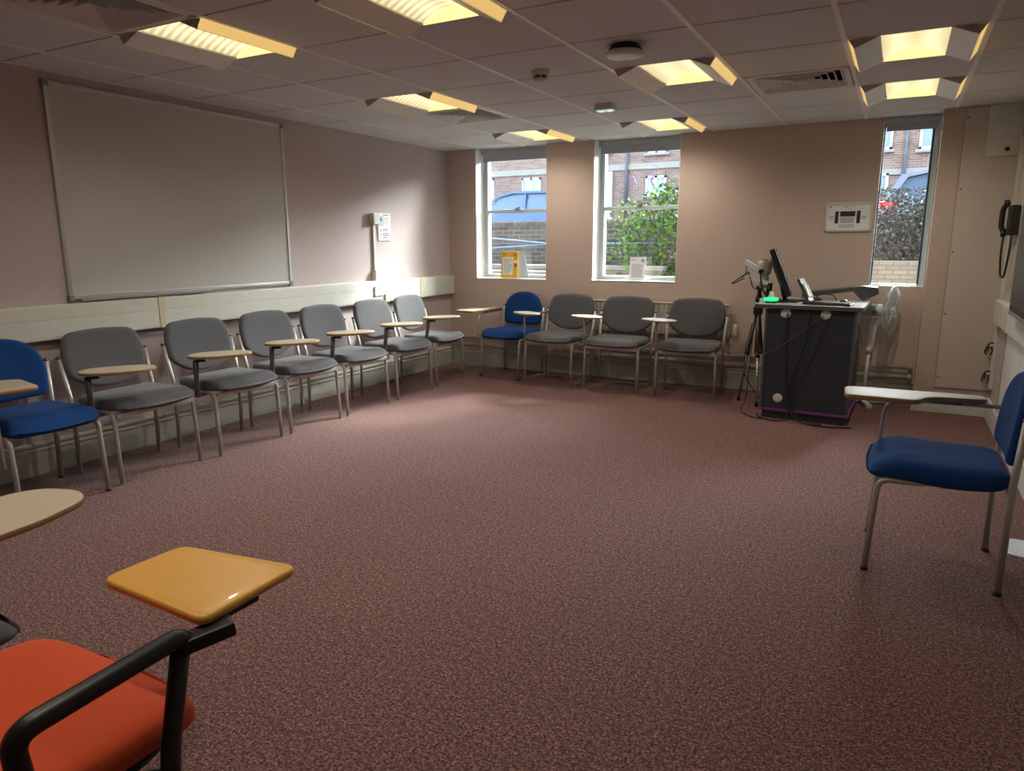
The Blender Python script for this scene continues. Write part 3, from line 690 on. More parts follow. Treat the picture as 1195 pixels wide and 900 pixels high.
for i, (y, rz, lb) in enumerate(left):
    o = ga if i == 0 else copy_tree(ga)
    o.location = ((.425, .465, .46, .462, .462, .43)[i], y, 0); o.rotation_euler = (0, 0, -pi/2+(.0, .0, .0, .0, .0, .05)[i])
    tag(o, lb, 'chair', 'grey chairs along the left wall')
gb = grey_chair('arm')
for i, (x, y, rz, lb) in enumerate([(1.556, -.455, .10, 'grey tablet chair below the middle window, beside the blue chair'),
        (2.187, -.472, 0, 'middle grey tablet chair of three on the back wall, before the radiator'),
        (2.865, -.455, -.06, 'right grey tablet chair on the back wall, nearest the lectern')]):
    o = gb if i == 0 else copy_tree(gb)
    o.location = (x, y, 0); o.rotation_euler = (0, 0, pi-rz); tag(o, lb, 'chair', 'grey chairs along the back wall')
o = blue_chair(radians(-4), M['laminate'], .27, (.285, .02), -1); o.location = (.975, -.352, 0); o.rotation_euler = (0, 0, pi-.06)
tag(o, 'blue tablet chair in the far corner below the left window', 'chair', 'blue tablet chairs')
o = blue_chair(radians(4), M['laminate_glare'], .40); o.location = (4.672, -3.385, 0); o.rotation_euler = (0, 0, pi/2)
tag(o, 'blue tablet chair standing alone at the right edge', 'chair', 'blue tablet chairs')
o = blue_chair(radians(-7), M['laminate'], .27); o.location = (.425, -4.75, 0); o.rotation_euler = (0, 0, -pi/2)
tag(o, 'blue tablet chair at the left edge beside the first grey chair', 'chair', 'blue tablet chairs')

# grey chair half outside the frame, lower left
o = empty('chair')
seat_mesh(.25, -.22, .23, .445, .06, M['grey'], .05).obj('seat', o)
ol = smooth2([(-.205, .850), (0, .862), (.205, .850), (.262, .70), (.245, .60), (0, .505), (-.245, .60), (-.262, .70)], .08, 5)
back_mesh(ol, M['grey'], .26, .5, -.205).obj('backrest', o)
for s in (-1, 1):
    MB().tube(fillet([(s*.24, .19, .004), (s*.24, .16, .405), (s*.24, -.185, .405)], .04), .0125, M['black'], 12).obj('leg', o)
    MB().tube(fillet([(s*.25, -.205, .004), (s*.25, -.195, .43), (s*.262, -.265, .71)], .06), .0125, M['black'], 12).obj('leg', o)
MB().box(-.24, .24, .10, .13, .395, .42, M['black'], .004).obj('seat_frame', o)
MB().tube(fillet([(.23, .05, .405), (.24, .08, .405), (.21, .18, .655)], .03), 0, M['black'], 10, flat=(.010, .016)).obj('tablet_post', o)
tablet('writing_tablet', o, (.185, .155, .682), radians(20))
o.location = (2.42, -6.17, 0); o.rotation_euler = (0, 0, 0)
tag(o, 'grey chair mostly cut off at the left edge with an oval beige tablet', 'chair')

# red chair in the foreground
o = empty('chair')
SX = 3.0; 
def redseat():
    hw = .270; y0, y1 = -.24, .235
    ol = smooth2([(-hw+.03, y0), (hw-.03, y0), (hw, 0), (hw-.005, y1-.03), (.19, y1+.006), (0, y1+.028), (-.19, y1+.006), (-hw+.005, y1-.03), (-hw, 0)], [.08, .08, .2, .045, .12, .2, .12, .045, .2], 5)
    fn = lambda u, v, w_: (u+.045, v+.006, .445+w_-.03*max(0, (v-.10)/.135)**2*(1 if w_ > 0 else .3)+.02*(u/hw)**2*(1 if w_ > 0 else 0))
    return MB().pillow(ol, .03, .03, fn, M['red'], .85, crown=.004)
redseat().obj('seat', o)
fnr = lambda u, v, w_: (u+.045, v, .410+w_-.02*max(0, (v-.10)/.135)**2)
MB().pillow(smooth2([(-.25, -.23), (.25, -.23), (.258, .14), (.15, .222), (-.15, .222), (-.258, .14)], .08, 5), .012, .012, fnr, M['black'], .9).obj('seat_shell', o)
ol = smooth2([(-.205, .850), (.205, .850), (.24, .66), (.2, .52), (-.2, .52), (-.24, .66)], .08, 5)
back_mesh(ol, M['red'], .26, .5, -.235).obj('backrest', o)
for s in (-1, 1):
    b = MB(); b.tube(fillet([(s*.40, .17, .004), (s*.352, .11, .405), (s*.30, .055, .398), (s*.285, -.02, .392), (s*.285, -.20, .39), (s*.30, -.30, .004)], .05), .013, M['black'], 12); b.obj('leg', o)
    MB().tube([(s*.23, -.19, .39), (s*.225, -.27, .55), (s*.21, -.31, .70)], .012, M['black'], 10).obj('back_upright', o)
MB().tube([(-.27, .06, .388), (.27, .06, .388)], .011, M['black'], 10).obj('cross_bar', o)
a = MB(); a.tube(fillet([(.354, .11, .395), (.358, .115, .46), (.362, .155, .655)], .02), 0, M['black'], 12, flat=(.012, .020)); a.obj('tablet_post', o)
a = MB(); a.tube(fillet([(.362, .165, .640), (.362, .15, .660), (.366, -.135, .652), (.330, -.10, .40)], .04, 6), 0, M['black'], 12, flat=(.018, .020)); a.obj('armrest', o)
a = MB(); a.box(-.022, .022, -.05, .045, -.028, 0, M['black'], .006, Matrix.Translation((.382, .195, .662))@Matrix.Rotation(-.5, 4, 'Z')@Matrix.Rotation(.15, 4, 'X')); a.box(-.05, .03, -.05, .05, -.006, .006, M['black'], .003, Matrix.Translation((.35, .27, .662))); a.obj('tablet_hinge', o)
ol = smooth2([(.054, .197), (.060, .385), (.376, .435), (.384, .185)], [.03, .03, .03, .03], 5)
MB().pillow(ol, .010, .010, lambda u, v, w_: (u, v, .673+w_), M['wood'], .955, medge=M['wood']).obj('writing_tablet', o)
o.location = (3.0, -6.17, 0)
tag(o, 'red seat chair with black arm and yellow wooden tablet in the foreground', 'chair')

# ================================================================ LECTERN AND EQUIPMENT
pd = empty('lectern', (3.91, -.66, 0)); pd.rotation_euler = (0, 0, radians(-1.5))
MB().box(-.305, .305, -.385, .385, .075, .855, M['podium'], .004).obj('cabinet', pd)
for sx in (-1, 1): MB().box(sx*.310-.010, sx*.310+.010, -.395, -.370, .075, .855, M['podedge'], .003).obj('corner_post', pd)
MB().box(-.300, .300, -.38, .38, .0, .07, M['podium'], .004).obj('plinth', pd)
q = MB(); q.box(-.325, .325, -.402, .398, .062, .080, M['purple'], .003); q.obj('edging', pd)
tp = MB(); tp.prism(smooth2([(-.40, -.42), (.36, -.42), (.36, .40), (-.40, .40)], .03, 4), .862, .89, M['podedge']); tp.prism(smooth2([(-.398, -.418), (.358, -.418), (.358, .398), (-.398, .398)], .03, 4), .8902, .893, M['desk']); tp.obj('worktop', pd)
for (x, z, rr) in ((-.17, .828, .038), (.11, .828, .036), (-.185, .165, .036)):
    g = MB(); g.lathe([(rr, -.385), (rr, -.393), (rr*.8, -.396), (0, -.396)], (x, 0, z), M['plastic'], 22, 'y')
    g.obj('cable_grommet', pd)
for px in (-.18, .12, .02): MB().lathe([(.02, .02), (.02, .0)], (px, -.3, 0), M['black'], 10) if False else None
tag(pd, 'charcoal lectern cabinet with pale worktop near the narrow window', 'lectern')
cable_n = 0
def cable(pts, r, label, loc=(0, 0, 0), m='rubber', name='cable', cat='cable', group=None):
    o = MB().tube([Vector(p)-Vector(loc) for p in fillet(pts, .25, 8)], r, M[m], 7).obj(name, None, loc); tag(o, label, cat, group); return o
yf = -1.062
cable([(3.745, yf, .83), (3.745, yf-.012, .6), (3.765, yf-.01, .30), (3.80, yf-.03, .10), (3.80, yf-.06, .012), (3.70, yf-.10, .008), (3.58, yf-.02, .008), (3.55, yf+.1, .008)], .006, 'black cable falling from the left grommet down the lectern front', (3.745, yf, 0))
cable([(3.89, yf-.005, .86), (3.91, yf-.02, .70), (3.86, yf-.012, .50), (3.79, yf-.012, .30), (3.79, yf-.02, .15), (3.84, yf-.05, .03), (3.95, yf-.10, .008), (4.10, yf-.12, .008), (4.25, yf-.06, .008)], .006, 'black cable hanging down the middle of the lectern front', (3.89, yf, 0))
cable([(4.03, yf-.005, .80), (3.98, yf-.012, .62), (3.93, yf-.012, .45), (3.83, yf-.012, .29), (3.80, yf-.02, .12), (3.92, yf-.05, .01), (4.06, yf-.05, .008), (4.02, yf-.10, .008)], .004, 'thin cable running diagonally from the right grommet', (4.03, yf, 0))
cable([(4.0, yf-.005, .82), (3.9, yf-.012, .74), (3.72, yf-.012, .58), (3.60, yf-.012, .50), (3.50, yf+.02, .50)], .003, 'grey cable crossing the upper lectern front to the tripod', (4.0, yf, 0), 'podedge')
cable([(4.17, yf+.30, .85), (4.24, yf+.30, .70), (4.26, yf+.32, .55), (4.23, yf+.36, .62), (4.255, yf+.30, .42)], .004, 'dark cable loop hanging beside the lectern right edge', (4.2, yf+.3, 0), 'ink')

# monitor, seen nearly edge-on, screen turned to the right
mo = empty('monitor', (3.695, -.72, .893)); mo.rotation_euler = (0, 0, radians(7))
Tm = Matrix.Translation((.0, 0, .08))@Matrix.Rotation(radians(-23), 4, 'Y')
q = MB(); q.box(-.022, .022, -.21, .21, -.03, .36, M['black'], .006, Tm); q.obj('casing', mo)
q = MB(); q.box(.0222, .0235, -.195, .195, -.012, .342, M['screen'], 0, Tm); q.obj('screen', mo)
q = MB(); q.pillow(smooth2([(-.13, .06), (.13, .06), (.13, .30), (-.13, .30)], .05, 4), .022, .001, lambda u, v, w_: tuple(Tm@Vector((-.022-w_, u, v))), M['console'], .8); q.obj('back_cover', mo)
MB().tube([(-.02, 0, .012), (-.05, 0, .12), (-.055, 0, .22)], .018, M['black'], 10).obj('neck', mo)
MB().prism(smooth2([(-.10, -.12), (.08, -.12), (.08, .12), (-.10, .12)], .03, 4), 0, .012, M['black']).obj('stand_base', mo)
tag(mo, 'black computer monitor tilted back on the lectern', 'monitor')
# phone-like unit behind it
ph = empty('desk_phone', (3.86, -.66, .893)); ph.rotation_euler = (0, 0, radians(-12))
Tp = Matrix.Rotation(radians(-28), 4, 'Y')
MB().box(-.010, .012, -.06, .06, .0, .20, M['console'], .004, Tp).obj('body', ph)
MB().box(.012, .026, -.05, -.012, .03, .15, M['plastic'], .005, Tp).obj('handset', ph)
MB().box(.012, .024, .0, .045, .03, .15, M['inkpale'], .004, Tp).obj('keypad', ph)
MB().box(-.09, .02, -.05, .05, 0, .012, M['black'], .003).obj('base', ph)
tag(ph, 'grey desk unit with a pale handset leaning behind the monitor', 'desk phone')
kb = empty('keyboard', (3.97, -.93, .893)); kb.rotation_euler = (0, 0, radians(-8))
MB().box(-.13, .21, -.07, .07, 0, .016, M['black'], .004).obj('base', kb)
q = MB()
for i in range(15):
    for j in range(5): q.box(-.12+i*.0215, -.12+i*.0215+.018, -.06+j*.024, -.06+j*.024+.019, .016, .021, M['rubber'])
q.obj('keys', kb)
tag(kb, 'black computer keyboard at the front of the lectern worktop', 'keyboard')
ms = empty('mouse', (4.10, -.68, .893))
MB().pillow(smooth2([(-.03, -.05), (.03, -.05), (.03, .05), (-.03, .05)], .028, 5), .026, .0005, lambda u, v, w_: (u, v, .001+w_), M['black'], .3).obj('body', ms)
MB().box(-.002, .002, .018, .03, .022, .028, M['greycap'], .001).obj('wheel', ms)
tag(ms, 'black computer mouse on the lectern worktop', 'mouse')
ms = empty('desk_microphone', (3.88, -.50, .893))
MB().lathe([(.05, 0), (.05, .012), (.02, .022)], (0, 0, 0), M['black'], 20).obj('base', ms)
MB().tube(fillet([(0, 0, .015), (.03, .0, .055), (.13, .02, .045), (.16, .02, .0)], .04), .004, M['black'], 8).obj('cord', ms)
tag(ms, 'low black round puck with a curled cord on the worktop', 'microphone base')
gl = empty('green_light', (3.60, -.93, .893))
MB().lathe([(.045, 0), (.045, .014), (.040, .018)], (0, 0, 0), M['console'], 26).obj('base', gl)
MB().lathe([(.047, .018), (.052, .024), (.052, .034), (.047, .040), (.0, .041)], (0, 0, 0), M['green'], 28).obj('glowing_ring', gl)
MB().lathe([(.03, .041), (.018, .062), (.018, .085), (.0, .09)], (0, 0, 0), M['silver'], 18).obj('knob', gl)
tag(gl, 'round puck glowing green at the lectern corner', 'microphone')
# slanted dark console lid
cs = empty('console_lid', (4.02, -.30, .893)); cs.rotation_euler = (0, 0, radians(3))
pr = [(-.26, .05), (.20, .115), (.30, .105), (.31, .055), (.20, .0), (.17, .02), (.12, .072), (-.26, .012)]
MB().prism(pr, -.10, .10, M['console'], fn=lambda u, v, w_: (u, w_, v)).obj('lid', cs)
MB().box(-.24, -.20, -.09, .09, 0, .02, M['console'], .004).obj('hinge', cs)
tag(cs, 'long dark grey slanted console lid at the back of the lectern', 'console')

# document camera on folding silver arms, clamped at the left of the worktop
dc = empty('document_camera', (3.55, -.85, .893))
def bar3(p, q_, w_, h_, m_, b_=.004):
    p = Vector(p); q_ = Vector(q_); d = q_-p; L_ = d.length; an = math.atan2(d.z, d.x)
    return MB().box(0, L_, -w_/2, w_/2, -h_/2, h_/2, m_, b_, Matrix.Translation(p)@Matrix.Rotation(-an, 4, 'Y'))
MB().prism(smooth2([(-.045, -.06), (.045, -.06), (.045, .06), (-.045, .06)], .02, 4), 0, .03, M['silver']).obj('base', dc)
MB().tube([(.01, 0, .03), (.02, 0, .15)], .022, M['black'], 12).obj('column', dc)
bar3((.03, 0, .14), (-.19, 0, .205), .035, .034, M['silver'], .006).obj('lower_arm', dc)
bar3((-.165, 0, .19), (-.175, 0, .30), .02, .022, M['inkpale'], .004).obj('elbow', dc)
bar3((-.18, -.01, .315), (-.055, -.01, .24), .055, .045, M['silver'], .008).obj('camera_head', dc)
MB().lathe([(.017, -.032), (.017, .032)], (-.05, -.01, .24), M['black'], 14, 'y').obj('joint', dc)
bar3((-.272, -.02, .140), (-.14, -.02, .235), .012, .009, M['black'], .002).obj('lamp_arm', dc)
bar3((-.265, .01, .135), (-.16, .01, .195), .012, .009, M['black'], .002).obj('lamp_arm', dc)
MB().tube(fillet([(-.05, -.03, .23), (-.04, -.04, .13), (.0, -.04, .05), (.05, -.03, .01)], .06), .006, M['black'], 8).obj('cord', dc)
MB().tube(fillet([(-.14, -.03, .23), (-.10, -.04, .10), (-.02, -.04, .10), (.06, -.03, .01)], .06), .004, M['black'], 8).obj('cord', dc)
tag(dc, 'silver folding arm document camera clamped beside the monitor', 'document camera')

# tripod with an ivory camera
tr_ = empty('tripod', (3.445, -.54, 0))
for k, (dx, dy) in enumerate(((-.12, .02), (.06, -.15), (.07, .15))):
    l = MB(); l.tube([(dx*.08, dy*.08, .80), (dx*.55, dy*.55, .42)], .013, M['darksteel'], 10); l.tube([(dx*.53, dy*.53, .44), (dx, dy, .02)], .009, M['alu' if k else 'darksteel'], 10); l.obj('leg', tr_)
    f = MB(); f.lathe([(.014, 0), (.016, .025), (.011, .04)], (dx, dy, 0), M['rubber'], 10); f.obj('foot', tr_)
    g = MB(); g.lathe([(.018, -.02), (.018, .02)], (dx*.54, dy*.54, .43), M['black'], 10); g.obj('leg_clamp', tr_)
MB().tube([(0, 0, .42), (0, 0, .98)], .011, M['darksteel'], 10).obj('centre_column', tr_)
MB().box(-.035, .035, -.035, .035, .76, .83, M['black'], .008).obj('spider', tr_)
MB().lathe([(.012, .86), (.03, .87), (.03, .90), (.018, .93), (.018, .97), (.03, .985), (.03, 1.0)], (0, 0, 0), M['black'], 14).obj('pan_head', tr_)
tag(tr_, 'dark tripod standing against the left side of the lectern', 'tripod')
ic = empty('video_camera', (3.475, -.55, .985))
MB().lathe([(.030, 0), (.042, .01), (.042, .09), (.03, .10)], (0, 0, 0), M['beige'], 22).obj('base', ic)
MB().lathe([(.030, .10), (.050, .115), (.058, .15), (.055, .205), (.046, .222), (.0, .226)], (0, 0, 0), M['beige'], 24).obj('body', ic)
MB().lathe([(.028, .222), (.028, .234), (.0, .236)], (0, 0, 0), M['ink'], 18).obj('top_cap', ic)
MB().lathe([(.016, -.05), (.018, -.09), (.012, -.095)], (0, 0, .155), M['black'], 14, 'x').obj('lens', ic)
tag(ic, 'ivory rounded camera on top of the tripod', 'camera')
cable([(3.47, -.82, .80), (3.46, -.86, .45), (3.45, -.88, .10), (3.42, -.95, .008), (3.52, -1.10, .008), (3.62, -1.15, .008)], .004, 'thin cord falling from the tripod to the carpet', (3.47, -.85, 0))
cable([(3.43, -.70, .70), (3.36, -.55, .45), (3.35, -.52, .25), (3.42, -.48, .12), (3.5, -.45, .01)], .004, 'black cord drooping behind the tripod leg', (3.43, -.6, 0))

# fan
fa = empty('pedestal_fan', (4.285, -.13, 0)); 
for a in (15, 105):
    c, s_ = cos(radians(a)), sin(radians(a)); T_ = Matrix.Rotation(radians(a), 4, 'Z')
    MB().box(-.21, .21, -.02, .02, .012, .034, M['fan'], .006, T_).obj('foot_bar', fa)
    for s in (-1, 1): MB().box(s*.20-.02, s*.20+.02, -.024, .024, 0, .036, M['plastic'], .006, T_).obj('foot_cap', fa)
MB().lathe([(.05, .03), (.045, .045), (.02, .06)], (0, 0, 0), M['fan'], 20).obj('hub', fa)
MB().tube([(0, 0, .05), (.012, 0, .46)], .013, M['fan'], 12).obj('pole', fa)
MB().lathe([(.022, 0), (.026, .02), (.022, .05)], (.012, 0, .44), M['plastic'], 16).obj('height_collar', fa)
q = MB(); q.prism(smooth2([(-.022, .0), (.022, .0), (.040, .26), (-.018, .26)], .012, 3), -.022, .022, M['fan'], fn=lambda u, v, w_: (.018+u, w_, .475+v)); q.obj('control_stem', fa)
q = MB()
for k in range(5): q.lathe([(.006, -.0), (.006, -.004)], (.030+.0006*k, -.021, .53+.03*k), M['inkpale'], 8, 'y')
q.obj('buttons', fa)
hd = Matrix.Translation((.02, -.02, .80))
q = MB(); q.lathe([(.03, -.09), (.048, -.075), (.052, .0), (.05, .065), (.03, .085)], (0, 0, 0), M['fan'], 20, 'x', hd); q.obj('motor_housing', fa)
MB().box(-.015, .03, -.058, -.048, -.03, .0, M['greycap'], .003, hd).obj('vent_slot', fa)
G = Matrix.Translation((.150, -.03, .80))@Matrix.Rotation(radians(-10), 4, 'Z')
q = MB()
for k in range(48):
    a = 2*pi*k/48
    q.tube([(-.055, .04*cos(a), .04*sin(a)), (-.045, .12*cos(a), .12*sin(a)), (-.02, .185*cos(a), .185*sin(a)), (0, .20*cos(a), .20*sin(a))], .002, M['fan'], 4, False, mtx=G)
    q.tube([(.055, .035*cos(a), .035*sin(a)), (.045, .12*cos(a), .12*sin(a)), (.02, .185*cos(a), .185*sin(a)), (0, .20*cos(a), .20*sin(a))], .002, M['fan'], 4, False, mtx=G)
for rr, xx in ((.20, 0), (.12, .045), (.12, -.045)):
    q.tube([(xx, rr*cos(2*pi*k/40), rr*sin(2*pi*k/40)) for k in range(41)], .004 if xx == 0 else .002, M['fan'], 6, False, mtx=G)
q.lathe([(.036, .052), (.034, .060), (0, .062)], (0, 0, 0), M['fan'], 16, 'x', G)
q.obj('cage', fa)
q = MB(); q.lathe([(.03, -.03), (.03, .02), (.015, .035)], (0, 0, 0), M['fan'], 14, 'x', G)
for k in range(3):
    R_ = G@Matrix.Rotation(2*pi*k/3+.4, 4, 'X')
    q.prism(smooth2([(.02, -.02), (.16, -.07), (.175, .03), (.11, .075), (.02, .02)], .03, 4), -.002, .002, M['silver'], fn=lambda u, v, w_: (w_+v*.35, v, u), mtx=R_)
q.obj('blades', fa)
tag(fa, 'white pedestal fan seen side on behind the lectern', 'fan')

# ================================================================ RIGHT WALL
ct_ = empty('corner_trunking', (XR, -.235, .24)); 
MB().box(-.022, 0, -.10, .0, 0, 1.86, M['cream'], .004).obj('cover', ct_)
MB().box(-.024, 0, -.04, -.036, 0, 1.86, M['cream']).obj('rib', ct_)
tag(ct_, 'tall pale vertical trunking in the right corner', 'trunking')
cu = empty('corner_cover', (5.00, -.237, 1.98))
MB().prism(smooth2([(-.06, 0.0), (.155, .0), (.155, .362), (-.06, .362)], [.01, .05, .01, .01], 5), -.012, 0, M['cream'], fn=lambda u, v, w_: (u, w_, v)).obj('plate', cu)
MB().lathe([(.016, -.012), (.016, -.024), (.008, -.028)], (.075, 0, .045), M['black'], 14, 'y').obj('knob', cu)
tag(cu, 'pale plate with a dark knob high in the right corner', 'cover plate')
wp_ = empty('wall_phone', (XR-.002, -.52, 1.40))
MB().box(-.06, 0, -.10, .06, 0, .21, M['black'], .012).obj('base', wp_)
q = MB(); q.tube(fillet([(-.07, .03, .02), (-.092, .045, .06), (-.092, .045, .19), (-.065, .03, .235)], .06, 6), [.018]*1+[.02]*16 if False else .018, M['black'], 12); 
q.obj('handset', wp_)
for z in (.015, .225): MB().lathe([(.024, -.09), (.026, -.068), (.022, -.058)], (0, .035, z), M['black'], 16, 'x').obj('handset_cup', wp_)
q = MB(); pts = []
path = fillet([(-.07, .035, .0), (-.075, .02, -.12), (-.065, -.0, -.29), (-.05, -.09, -.30), (-.04, -.12, -.12), (-.04, -.11, .0)], .1, 10)
q.tube(path, .0075, M['black'], 8); q.obj('coiled_cord', wp_)
tag(wp_, 'black wall telephone with hanging cord beside the big screen', 'telephone')
tv = empty('display_screen', (XR-.002, -1.47, .925))
MB().box(-.095, -.03, -1.45, .0, 0, .90, M['black'], .008).obj('casing', tv)
MB().box(-.0965, -.095, -1.40, -.045, .055, .85, M['screen']).obj('screen', tv)
MB().box(-.03, 0, -1.0, -.4, .2, .7, M['black'], .004).obj('wall_mount', tv)
MB().box(-.098, -.03, -1.45, -.0, -.004, .018, M['greycap'], .003).obj('lower_bezel', tv)
tag(tv, 'large black display screen cut off at the right edge', 'screen')
dr = empty('dado_trunking', (XR, -2.4, .765))
for a, b_ in ((-1.4, .18), (.20, 1.35), (1.37, 2.05)):
    MB().box(-.055, 0, a, b_, 0, .165, M['cream'], .005).obj('cover', dr)
for a in (.18, 1.35): MB().box(-.058, 0, a, a+.02, -.002, .167, M['joint'], .002).obj('joint_cover', dr)
tag(dr, 'pale dado trunking on the right wall under the display screen', 'cable trunking')
wpn = empty('trim_3', (XR-.002, -1.9, .17)); wpn['kind'] = 'structure'
MB().box(-.012, 0, -1.6, 1.05, 0, .59, M['white'], .003).obj('board', wpn)
MB().box(-.014, 0, 1.05, 1.062, 0, .59, M['darkseal'], .001).obj('edge_strip', wpn)
for z, lb, mm in ((.52, 'upper hook with coiled dark cables in the right corner', ('black', 'leafgreen', 'black')), (.30, 'lower hook with red and dark coiled leads in the right corner', ('black', 'leafgreen', 'redp'))):
    hk = empty('cable_hook', (XR-.028, -.285, z)); MB().box(-.02, .005, -.012, .012, .05, .062, M['white'], .003).obj('hook', hk)
    for k, m_ in enumerate(mm):
        path = [(-.008-.024*cos(t*pi/8)-.006*k, .010*k-.01, .045-.018*k+.032*sin(t*pi/8)) for t in range(-3, 12)]
        MB().tube(path, .0055, M[m_], 7).obj('cable_loop', hk)
    tag(hk, lb, 'cable hook')
fp = empty('floor_plate', (5.06, -3.06, 0)); 
MB().pillow(smooth2([(-.075, -.11), (.10, -.11), (.10, .11), (-.075, .11)], .06, 6), .006, .0, lambda u, v, w_: (u, v, max(.001, w_+.001)), M['silver'], .9).obj('plate', fp)
tag(fp, 'flat pale grey metal foot on the carpet at the right edge', 'metal plate')

# ================================================================ OUTSIDE
g = MB(); g.box(-16, 14, WT, 4.8, -.2, .35, M['paving']); struct(g, 'ground_path')
g = MB(); g.box(-30, 30, 5.05, 19, .6, 1.25, M['asphalt']); struct(g, 'ground_street')
uq = MB(); uq.box(-9, 13, YB-3, WT, H+.32, 9.5, M['brick']); struct(uq, 'wall_added_storeys')  # unseen upper floors, added to cut the skylight on the outdoor walls
rw = MB(); rw.box(-14, 14, 4.8, 5.05, .35, 1.66, M['brickdark']); rw.box(-14, 14, 4.77, 5.08, 1.66, 1.745, M['brickdark'], .01)
o = rw.obj('retaining_wall'); tag(o, 'dark brick retaining wall outside the left and middle windows', 'wall')
pl = MB(); pl.box(-4, 1.29, 3.85, 4.1, .35, .93, M['brickpale']); pl.box(-4, 1.31, 3.83, 4.12, .93, 1.0, M['stone'], .01)
o = pl.obj('planter_wall'); tag(o, 'low pale topped brick wall outside below the railing', 'wall')
pl = MB(); pl.box(-4, -.2, 3.1, 3.3, .35, .90, M['brickpale']); pl.box(-4, -.18, 3.08, 3.32, .90, .93, M['stone'], .008)
o = pl.obj('step_wall'); tag(o, 'low brick step with pale edge outside the left window', 'wall')
pl = MB(); pl.box(3.2, 6.5, 2.5, 2.75, .35, 1.14, M['brickpale']); pl.box(3.2, 3.4, 2.75, 4.79, .35, 1.14, M['brickpale']); pl.box(3.4, 6.5, 2.75, 4.79, .35, 1.02, M['twig'])
o = pl.obj('planter'); tag(o, 'buff brick planter outside the narrow right window', 'planter')
# railing
rl = empty('handrail', (0, 4.45, .35)); rt = M['railing']
MB().tube([(-.85, 0, .985), (1.06, 0, .985)], .024, rt, 10).obj('top_rail', rl)
MB().tube([(-3.0, 0, 1.17), (-.85, 0, .985)], .020, rt, 10).obj('ramp_rail', rl)
MB().tube([(-3.0, 0, .85), (-.85, 0, .985)], .020, rt, 10).obj('ramp_rail', rl)
for x in (-2.6, -.85, .72, .9, 1.05): MB().tube([(x, 0, 0), (x, 0, .985+(.1 if x < -2 else 0))], .022, rt, 8).obj('post', rl)
tag(rl, 'blue grey tubular handrail in front of the dark brick wall', 'railing')

# far building
BY = 19; bd = empty('brick_building', (0, BY, 1.25))
q = MB(); q.box(-24, 20, 0, 6, 0, 5.2, M['brick']); q.obj('wall', bd)
MB().box(-24, 1.5, -.05, 0, 2.72, 2.94, M['stone'], .01).obj('stone_band', bd)
MB().box(1.5, 20, -.05, 0, 2.15, 2.33, M['stone'], .01).obj('stone_band', bd)
MB().prism([(-24.3, 0), (20.3, 0), (20.3, .15), (-24.3, .15)], -.3, 6.3, M['stone'], fn=lambda u, v, w_: (u, w_, 5.2+v)).obj('parapet', bd)
def far_window(x0, x1, z0, z1, mull=1):
    z0 -= 1.25; z1 -= 1.25
    f = MB(); w_ = .075
    f.box(x0, x1, -.06, .0, z0, z0+w_, M['farwhite']); f.box(x0, x1, -.06, .0, z1-w_, z1, M['farwhite']); f.box(x0, x0+w_, -.06, 0, z0, z1, M['farwhite']); f.box(x1-w_, x1, -.06, 0, z0, z1, M['farwhite'])
    for k in range(mull): xm = x0+(x1-x0)*(k+1)/(mull+1); f.box(xm-.05, xm+.05, -.06, 0, z0, z1, M['farwhite'])
    o = f.obj('window', bd); MB().box(x0+w_, x1-w_, -.02, -.005, z0+w_, z1-w_, M['winglass']).obj('pane', o)
    MB().box(x0-.08, x1+.08, -.10, 0, z0-.09, z0, M['stone'], .01).obj('window_sill', o)
far_window(-9.0, -8.18, 3.1, 3.86); far_window(-11.2, -10.3, 2.75, 3.92); far_window(-3.92, -3.16, 3.02, 3.72); far_window(-3.95, -3.15, 4.52, 5.5)
far_window(-6.1, -5.28, 4.64, 5.5); far_window(3.1, 3.94, 4.17, 5.1); far_window(4.67, 5.5, 4.12, 5.1); far_window(3.1, 3.93, 2.9, 3.46); far_window(-9.05, -8.2, 5.2, 6.1)
dd = MB(); dd.box(-6.25, -5.30, -.08, 0, 0, 2.68, M['doorblue']); dd.box(-5.30, -5.20, -.12, 0, 0, 2.70, M['farwhite']); dd.box(-6.35, -6.25, -.12, 0, 0, 2.70, M['farwhite']); dd.obj('door', bd)
for x in (-4.65, 4.33): MB().tube([(x, -.08, 0), (x, -.08, 5.1)], .055, M['pipeblack'], 8).obj('drainpipe', bd)
tag(bd, 'red brown brick building with white windows across the street', 'building')

